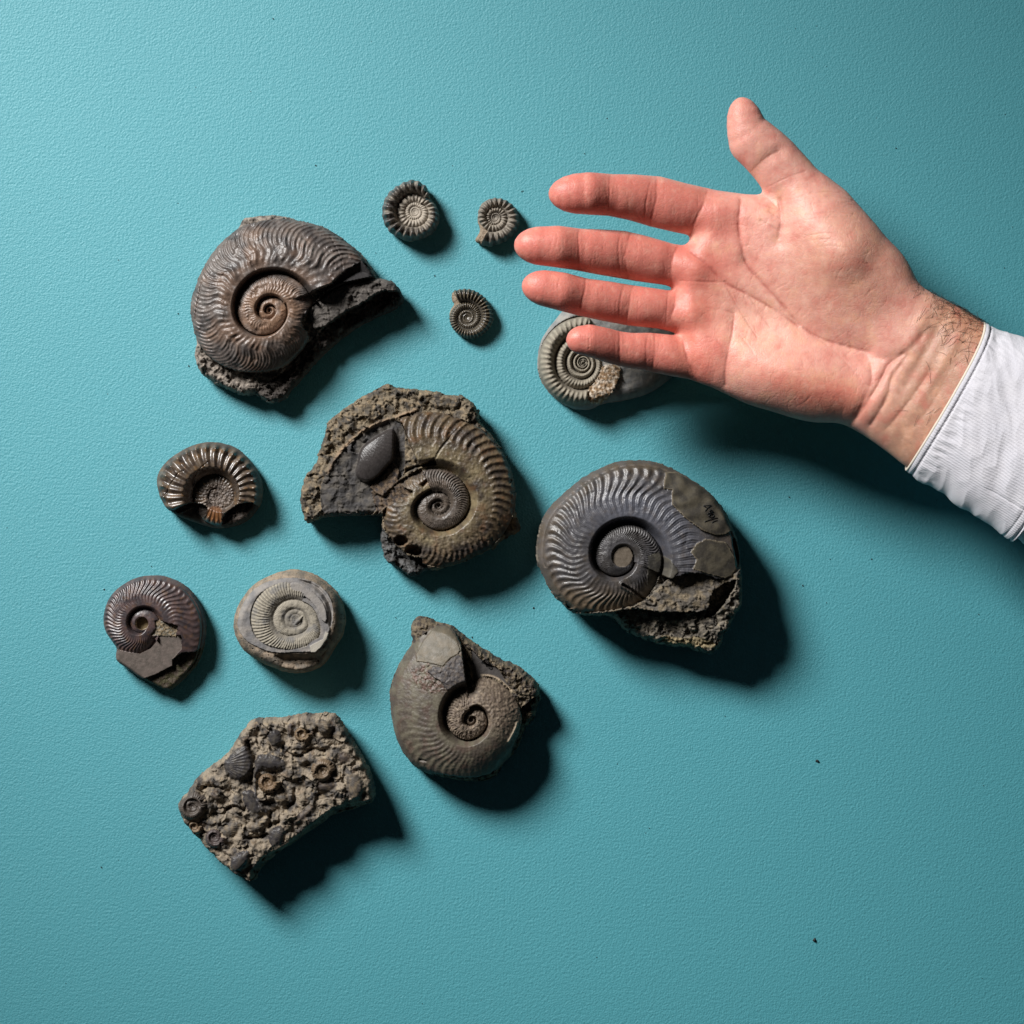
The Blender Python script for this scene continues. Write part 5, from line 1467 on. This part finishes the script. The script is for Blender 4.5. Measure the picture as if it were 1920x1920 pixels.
    v3 = N(nt, 'ShaderNodeTexVoronoi'); v3.feature = 'DISTANCE_TO_EDGE'; v3.inputs['Scale'].default_value = 620; L.new(wm.outputs[0], v3.inputs['Vector'])
    e2_ = math_node(nt, 'MULTIPLY', v2.outputs['Distance'], 9, True); e3_ = math_node(nt, 'MULTIPLY', v3.outputs['Distance'], 7, True)
    hh = math_node(nt, 'ADD', math_node(nt, 'MULTIPLY', e3_, .35), math_node(nt, 'MULTIPLY', g2, .5))
    hh = math_node(nt, 'ADD', hh, math_node(nt, 'MULTIPLY', e2_, .4))
    hh = math_node(nt, 'ADD', hh, math_node(nt, 'MULTIPLY', g1, .5))
    bp = N(nt, 'ShaderNodeBump'); bp.inputs['Strength'].default_value = .30; bp.inputs['Distance'].default_value = .0003
    L.new(hh, bp.inputs['Height']); L.new(bp.outputs[0], b.inputs['Normal'])
    mesh_obj('arm_and_hand', W(V), Fq, m, root, CC)

    # ---- thumb nail, seen edge-on on the far side of the tip
    mn, nt2, b2 = new_mat('nail')
    b2.inputs['Base Color'].default_value = (*rgb(196, 130, 112), 1); b2.inputs['Roughness'].default_value = .28
    t0 = np.array(z6((585, 118))[0]); t1 = np.array(z6((668, 222))[0])
    ax = (t1 - t0); Ln = np.linalg.norm(ax); ax /= Ln; nr = np.array([ax[1], -ax[0]])   # outward (up-right)
    nv = []; nf = []
    na, nb_ = 10, 9
    for lay in (0, 1):
        for i_ in range(na):
            u_ = i_ / (na - 1)
            for j_ in range(nb_):
                w_ = -1 + 2 * j_ / (nb_ - 1)
                half = 22 * (1 - .25 * (1 - u_) ** 3)
                bulge = 5.5 * (1 - w_ * w_) - 3.2 + (1.6 if lay else 0)
                p = t0 + ax * (u_ * Ln - 2.5) + nr * (bulge + 1.0 * math.sin(math.pi * u_))
                nv.append((p[0], p[1], 24 + w_ * half * .62))
    for lay in (0, 1):
        for i_ in range(na - 1):
            for j_ in range(nb_ - 1):
                a_ = lay * na * nb_ + i_ * nb_ + j_
                f_ = (a_, a_ + 1, a_ + nb_ + 1, a_ + nb_)
                nf.append(f_ if lay else f_[::-1])
    for i_ in range(na - 1):
        for j_ in (0, nb_ - 1):
            a_ = i_ * nb_ + j_; c_ = a_ + na * nb_
            nf.append((a_, a_ + nb_, c_ + nb_, c_))
    for j_ in range(nb_ - 1):
        for i_ in (0, na - 1):
            a_ = i_ * nb_ + j_; c_ = a_ + na * nb_
            nf.append((a_, a_ + 1, c_ + 1, c_))
    mesh_obj('thumbnail', W(np.array(nv)), nf, mn, root)

    # ---- dark hairs on the thumb side of the wrist
    rnd = random.Random(4)
    mh = plain('arm_hair', (0.035, 0.02, 0.012), .5)
    topmask = Nn[:, 2] > -.35
    kx = (x > 1690) & (x < 1850) & (z > -55) & topmask
    cand = np.nonzero(kx)[0]
    paths = []
    axd = np.array([.887, .46])
    for _ in range(2000):
        i_ = cand[rnd.randrange(len(cand))]
        vx, vy, vz = V[i_]; nn = Nn[i_]
        # distance from thumb-side edge of the wrist
        rel = (vx - 1697) * (-.46) * -1
        v_ = (vx - 1697) * .46 - (vy - 690) * .887      # + towards the upper (thumb) side
        pr_ = ss(10, 130, v_) * .55 + .03
        u_ = (vx - 1697) * .887 + (vy - 690) * .46
        pr_ *= float(ss(-75, 10, u_))
        if rnd.random() > pr_: continue
        L_ = rnd.uniform(12, 34)
        ang = rnd.gauss(0, .6) + (2.4 if v_ > 60 else 2.0)
        dr = np.array([math.cos(ang) * .9, math.sin(ang) * .9, 0]) * -1
        tz = np.array([nn[0], nn[1], nn[2]])
        p0 = np.array([vx, vy, vz])
        dr = dr - tz * dr.dot(tz); dr /= np.linalg.norm(dr) + 1e-6
        side = np.cross(dr, tz); cv_ = rnd.gauss(0, .35)
        pts = []
        for k_ in range(6):
            s_ = k_ / 5 * L_
            pts.append(p0 + dr * s_ + side * cv_ * s_ * s_ / L_ + tz * (-.3 + .22 * s_ - .0045 * s_ * s_ * (1 + abs(cv_))))
        paths.append(W(np.array(pts)))
    if paths:
        Vh, Fh = tube_mesh(paths, .27 * S, 3)
        oh = mesh_obj('wrist_hair', Vh, Fh, mh, root)
        oh['kind'] = 'stuff'

    # ---- shirt cuff and sleeve
    mc_, nt3, b3 = new_mat('white_cotton')
    L = nt3.links
    tc = N(nt3, 'ShaderNodeTexCoord').outputs['Object']
    mp = N(nt3, 'ShaderNodeMapping'); mp.inputs['Rotation'].default_value = (0, 0, math.radians(-27)); L.new(tc, mp.inputs['Vector'])
    wv = N(nt3, 'ShaderNodeTexWave'); wv.wave_type = 'BANDS'; wv.bands_direction = 'DIAGONAL'; wv.inputs['Scale'].default_value = 250; wv.inputs['Distortion'].default_value = 1.5; wv.inputs['Detail'].default_value = 1; wv.inputs['Detail Scale'].default_value = 3
    L.new(mp.outputs[0], wv.inputs['Vector'])
    g1 = noise_node(nt3, tc, 1500, 3, .6); g2 = noise_node(nt3, tc, 90, 3, .5)
    mixn = N(nt3, 'ShaderNodeMix', data_type='RGBA'); L.new(g2, mixn.inputs[0])
    mixn.inputs[6].default_value = (*rgb(210, 209, 218), 1); mixn.inputs[7].default_value = (*rgb(226, 223, 228), 1)
    L.new(mixn.outputs[2], b3.inputs['Base Color'])
    b3.inputs['Roughness'].default_value = .85; b3.inputs['Specular IOR Level'].default_value = .15
    b3.inputs['Sheen Weight'].default_value = .2
    hh = math_node(nt3, 'ADD', math_node(nt3, 'MULTIPLY', wv.outputs['Fac'], .4), math_node(nt3, 'MULTIPLY', g1, .7))
    bp = N(nt3, 'ShaderNodeBump'); bp.inputs['Strength'].default_value = .6; bp.inputs['Distance'].default_value = .0005
    L.new(hh, bp.inputs['Height']); L.new(bp.outputs[0], b3.inputs['Normal'])
    edge0 = np.array([1772.0, 744.0])          # middle of the cuff opening
    ax = np.array([.8885, .459]); pv = np.array([.459, -.8885])   # along the arm, towards the thumb side

    def sleeve(u0, u1, nu, na_, grow, off, amp, inner=False, seed=0, closed_edge=True):
        uu = np.linspace(u0, u1, nu)[:, None]; aa = np.linspace(0, 2 * np.pi, na_, endpoint=False)[None, :]
        hw = 156 + .105 * uu + off; ht = 98 + .05 * uu + off
        ca = np.cos(aa); sa = np.sin(aa)
        p_v = hw * np.sign(ca) * np.abs(ca) ** .92; p_z = ht * sa
        # fold relief
        arc = p_v * 1.0
        f_ = 8.0 * fbm((uu + .5 * arc) / 85, (arc - .7 * uu) / 170 + 0 * aa, seed + 1, 2) + 3.2 * (.5 - np.abs(fbm((uu + .7 * arc) / 46, (arc - .8 * uu) / 120, seed + 2, 2)) * 1.6)
        f_ = f_ + .25 * fbm(uu / 9 + 0 * aa, arc / 14, seed + 3, 2)
        puck = 1.9 * np.exp(-((uu - 30) / 20) ** 2) * fbm(uu / 40 + 0 * aa, arc / 11, seed + 4, 2) * 1.6
        seam = -2.8 * np.exp(-((uu - 11.5) / 2.0) ** 2) + 1.3 * np.exp(-((uu - 5) / 4.5) ** 2)
        f_ = amp * (f_ * ss(0, 30, uu) + puck) + (seam if closed_edge else 0)
        if closed_edge:
            f_ = f_ - 5.5 * np.exp(-((uu - 232) / 3.0) ** 2) - 1.6 * np.exp(-((uu - 216) / 2.0) ** 2)
            # stitched line along the lower side of the cuff
            f_ = f_ - 1.8 * np.exp(-((p_v + 118 + .05 * uu) / 2.0) ** 2) * (p_z > 0) * ss(120, 150, uu)
        nrm = np.sqrt((ca / hw) ** 2 + (sa / ht) ** 2); nv_ = (ca / hw) / nrm; nz_ = (sa / ht) / nrm
        p_v = p_v + nv_ * f_; p_z = p_z + nz_ * f_
        # the underside lip reaches a little farther out
        ush = uu - 10 * ss(0, -1, sa) * ss(40, 0, uu) - 5 * np.cos(aa * 1.0) * 0 + 4 * np.sin(aa * 2) * ss(60, 0, uu)
        Xp = edge0[0] + ax[0] * ush + pv[0] * p_v
        Yp = edge0[1] + ax[1] * ush + pv[1] * p_v
        return np.stack([Xp, Yp, p_z + 0 * Xp], 2)

    def ring_faces(nu, na_, off=0, flip=False):
        i, j = np.meshgrid(np.arange(nu - 1), np.arange(na_), indexing='ij')
        a_ = i * na_ + j; b_ = i * na_ + (j + 1) % na_
        f_ = np.stack([a_, a_ + na_, b_ + na_, b_], 2).reshape(-1, 4) + off
        return f_[:, ::-1] if flip else f_
    NA = 420
    outr = sleeve(0, 236, 150, NA, 0, 0, 1.0)
    inr = sleeve(0, 236, 40, NA, 0, -5.0, 1.0, seed=0, closed_edge=False)
    Vc = np.concatenate([outr.reshape(-1, 3), inr.reshape(-1, 3)])
    f_o = ring_faces(150, NA, 0); f_i = ring_faces(40, NA, 150 * NA, True)
    j = np.arange(NA); f_e = np.stack([j, (j + 1) % NA, 150 * NA + (j + 1) % NA, 150 * NA + j], 1)
    e0 = 149 * NA; e1 = 150 * NA + 39 * NA
    f_b = np.stack([e0 + (j + 1) % NA, e0 + j, e1 + j, e1 + (j + 1) % NA], 1)
    slv = mesh_obj('shirt_sleeve', W(sleeve(226, 640, 200, 320, 0, -8, 1.5, seed=11, closed_edge=False).reshape(-1, 3)), ring_faces(200, 320), mc_, root)
    cuff = mesh_obj('cuff', W(Vc), np.concatenate([f_o, f_i, f_e, f_b]), mc_, slv)
    # cream piping along the edge
    ring = (outr[0] + inr[0]) / 2
    k_ = 8; Vp = []; Fp = []
    T = np.roll(ring, -1, 0) - np.roll(ring, 1, 0); T /= np.linalg.norm(T, axis=1, keepdims=True)
    axis3 = np.array([ax[0], ax[1], 0.0])
    B_ = np.cross(T, axis3); B_ /= np.linalg.norm(B_, axis=1, keepdims=True)
    for i_ in range(NA):
        for q_ in range(k_):
            a_ = 2 * math.pi * q_ / k_
            Vp.append(ring[i_] + axis3 * (math.cos(a_) * 2.6 - .5) + B_[i_] * math.sin(a_) * 3.6)
    for i_ in range(NA):
        for q_ in range(k_):
            i2 = (i_ + 1) % NA; q2 = (q_ + 1) % k_
            Fp.append((i_ * k_ + q_, i2 * k_ + q_, i2 * k_ + q2, i_ * k_ + q2))
    mpp = plain('cream_thread', tuple(rgb(222, 212, 196)), .8, .2)
    mesh_obj('cuff_edge', W(np.array(Vp)), np.array(Fp), mpp, slv)
    # stitches
    sts = []
    grid = sleeve(11.5, 11.6, 2, 300, 0, 0, 1.0)[0]
    for i_ in range(0, 300, 3):
        a_, b_ = grid[i_], grid[(i_ + 2) % 300]
        up_ = (a_ - np.array([edge0[0], edge0[1], 0])); up_ /= np.linalg.norm(up_)
        sts.append(W(np.array([a_ * 1.0, a_ * .5 + b_ * .5 + up_ * .8, b_ * 1.0])))
    Vs, Fs_ = tube_mesh(sts, .9 * S, 4)
    so = mesh_obj('stitching', Vs, Fs_, plain('white_thread', tuple(rgb(214, 210, 214)), .8, .2), slv)
    so['kind'] = 'stuff'


build_person()


# ------------------------------------------------------------------ dust and grit on the surface
def grit(x, y, r, seed, label=None, group=None):
    rs = np.random.RandomState(seed)
    n = 10
    V = []; 
    for i in range(n):
        a = 2 * math.pi * i / n
        rr = r * (0.55 + .75 * rs.rand())
        V.append((math.cos(a) * rr, math.sin(a) * rr * .7, .2 * r))
    for i in range(n):
        V.append((V[i][0] * .5, V[i][1] * .5, r * (.8 + .5 * rs.rand())))
    V += [(v[0] * .8, v[1] * .8, 0) for v in V[:n]]
    F = [(i, (i + 1) % n, n + (i + 1) % n, n + i) for i in range(n)] + [tuple(n + i for i in range(n))] + [((i + 1) % n, i, 2 * n + i, 2 * n + (i + 1) % n) for i in range(n)]
    a = rs.rand() * 6
    Va = np.array(V); Vr = np.stack([Va[:, 0] * math.cos(a) - Va[:, 1] * math.sin(a), Va[:, 0] * math.sin(a) + Va[:, 1] * math.cos(a), Va[:, 2]], 1) * S
    return Vr, F


for (x, y, r, lab) in ((1532, 1426, 3.4, 'dark speck of grit alone right of the big blue-grey ammonite shadow'), (1527, 1762, 3.8, 'dark crumb of grit nearest the bottom right corner')):
    V_, F_ = grit(x, y, r, int(x))
    o = mesh_obj('grit_crumb', V_, F_, M_GRIT, None, smooth=False, loc=((x - 960) * S, (960 - y) * S, 0))
    o['label'] = lab; o['category'] = 'grit'; o['group'] = 'crumbs of grit on the teal surface'
rs = np.random.RandomState(5)
VV = []; FF = []
spots = [(512, 35, 1.6), (592, 310, 2.0), (334, 588, 1.8), (354, 686, 1.8), (1096, 288, 1.3), (1138, 222, 1.3), (980, 358, 1.3), (195, 1105, 1.8), (1000, 1140, 2.0), (284, 1062, 1.5), (1480, 932, 1.8), (1634, 1048, 1.6), (1505, 1098, 1.8), (1680, 278, 1.5), (190, 1626, 1.8), (742, 1158, 1.5), (815, 517, 1.6), (978, 359, 1.4), (885, 1195, 1.6), (1316, 1036, 1.2), (1835, 1152, 1.3)]
spots += [(rs.uniform(10, 1910), rs.uniform(10, 1910), rs.uniform(.6, 1.2)) for _ in range(60)]
for i, (x, y, r) in enumerate(spots):
    V_, F_ = grit(x, y, r, i)
    b0 = len(VV)
    VV += [(v[0] + (x - 960) * S, v[1] + (960 - y) * S, v[2]) for v in V_]
    FF += [tuple(b0 + k for k in f) for f in F_]
o = mesh_obj('fine_dust', VV, FF, M_GRIT, None, smooth=False)
o['kind'] = 'stuff'; o['label'] = 'fine dark dust scattered over the teal surface'; o['category'] = 'dust'
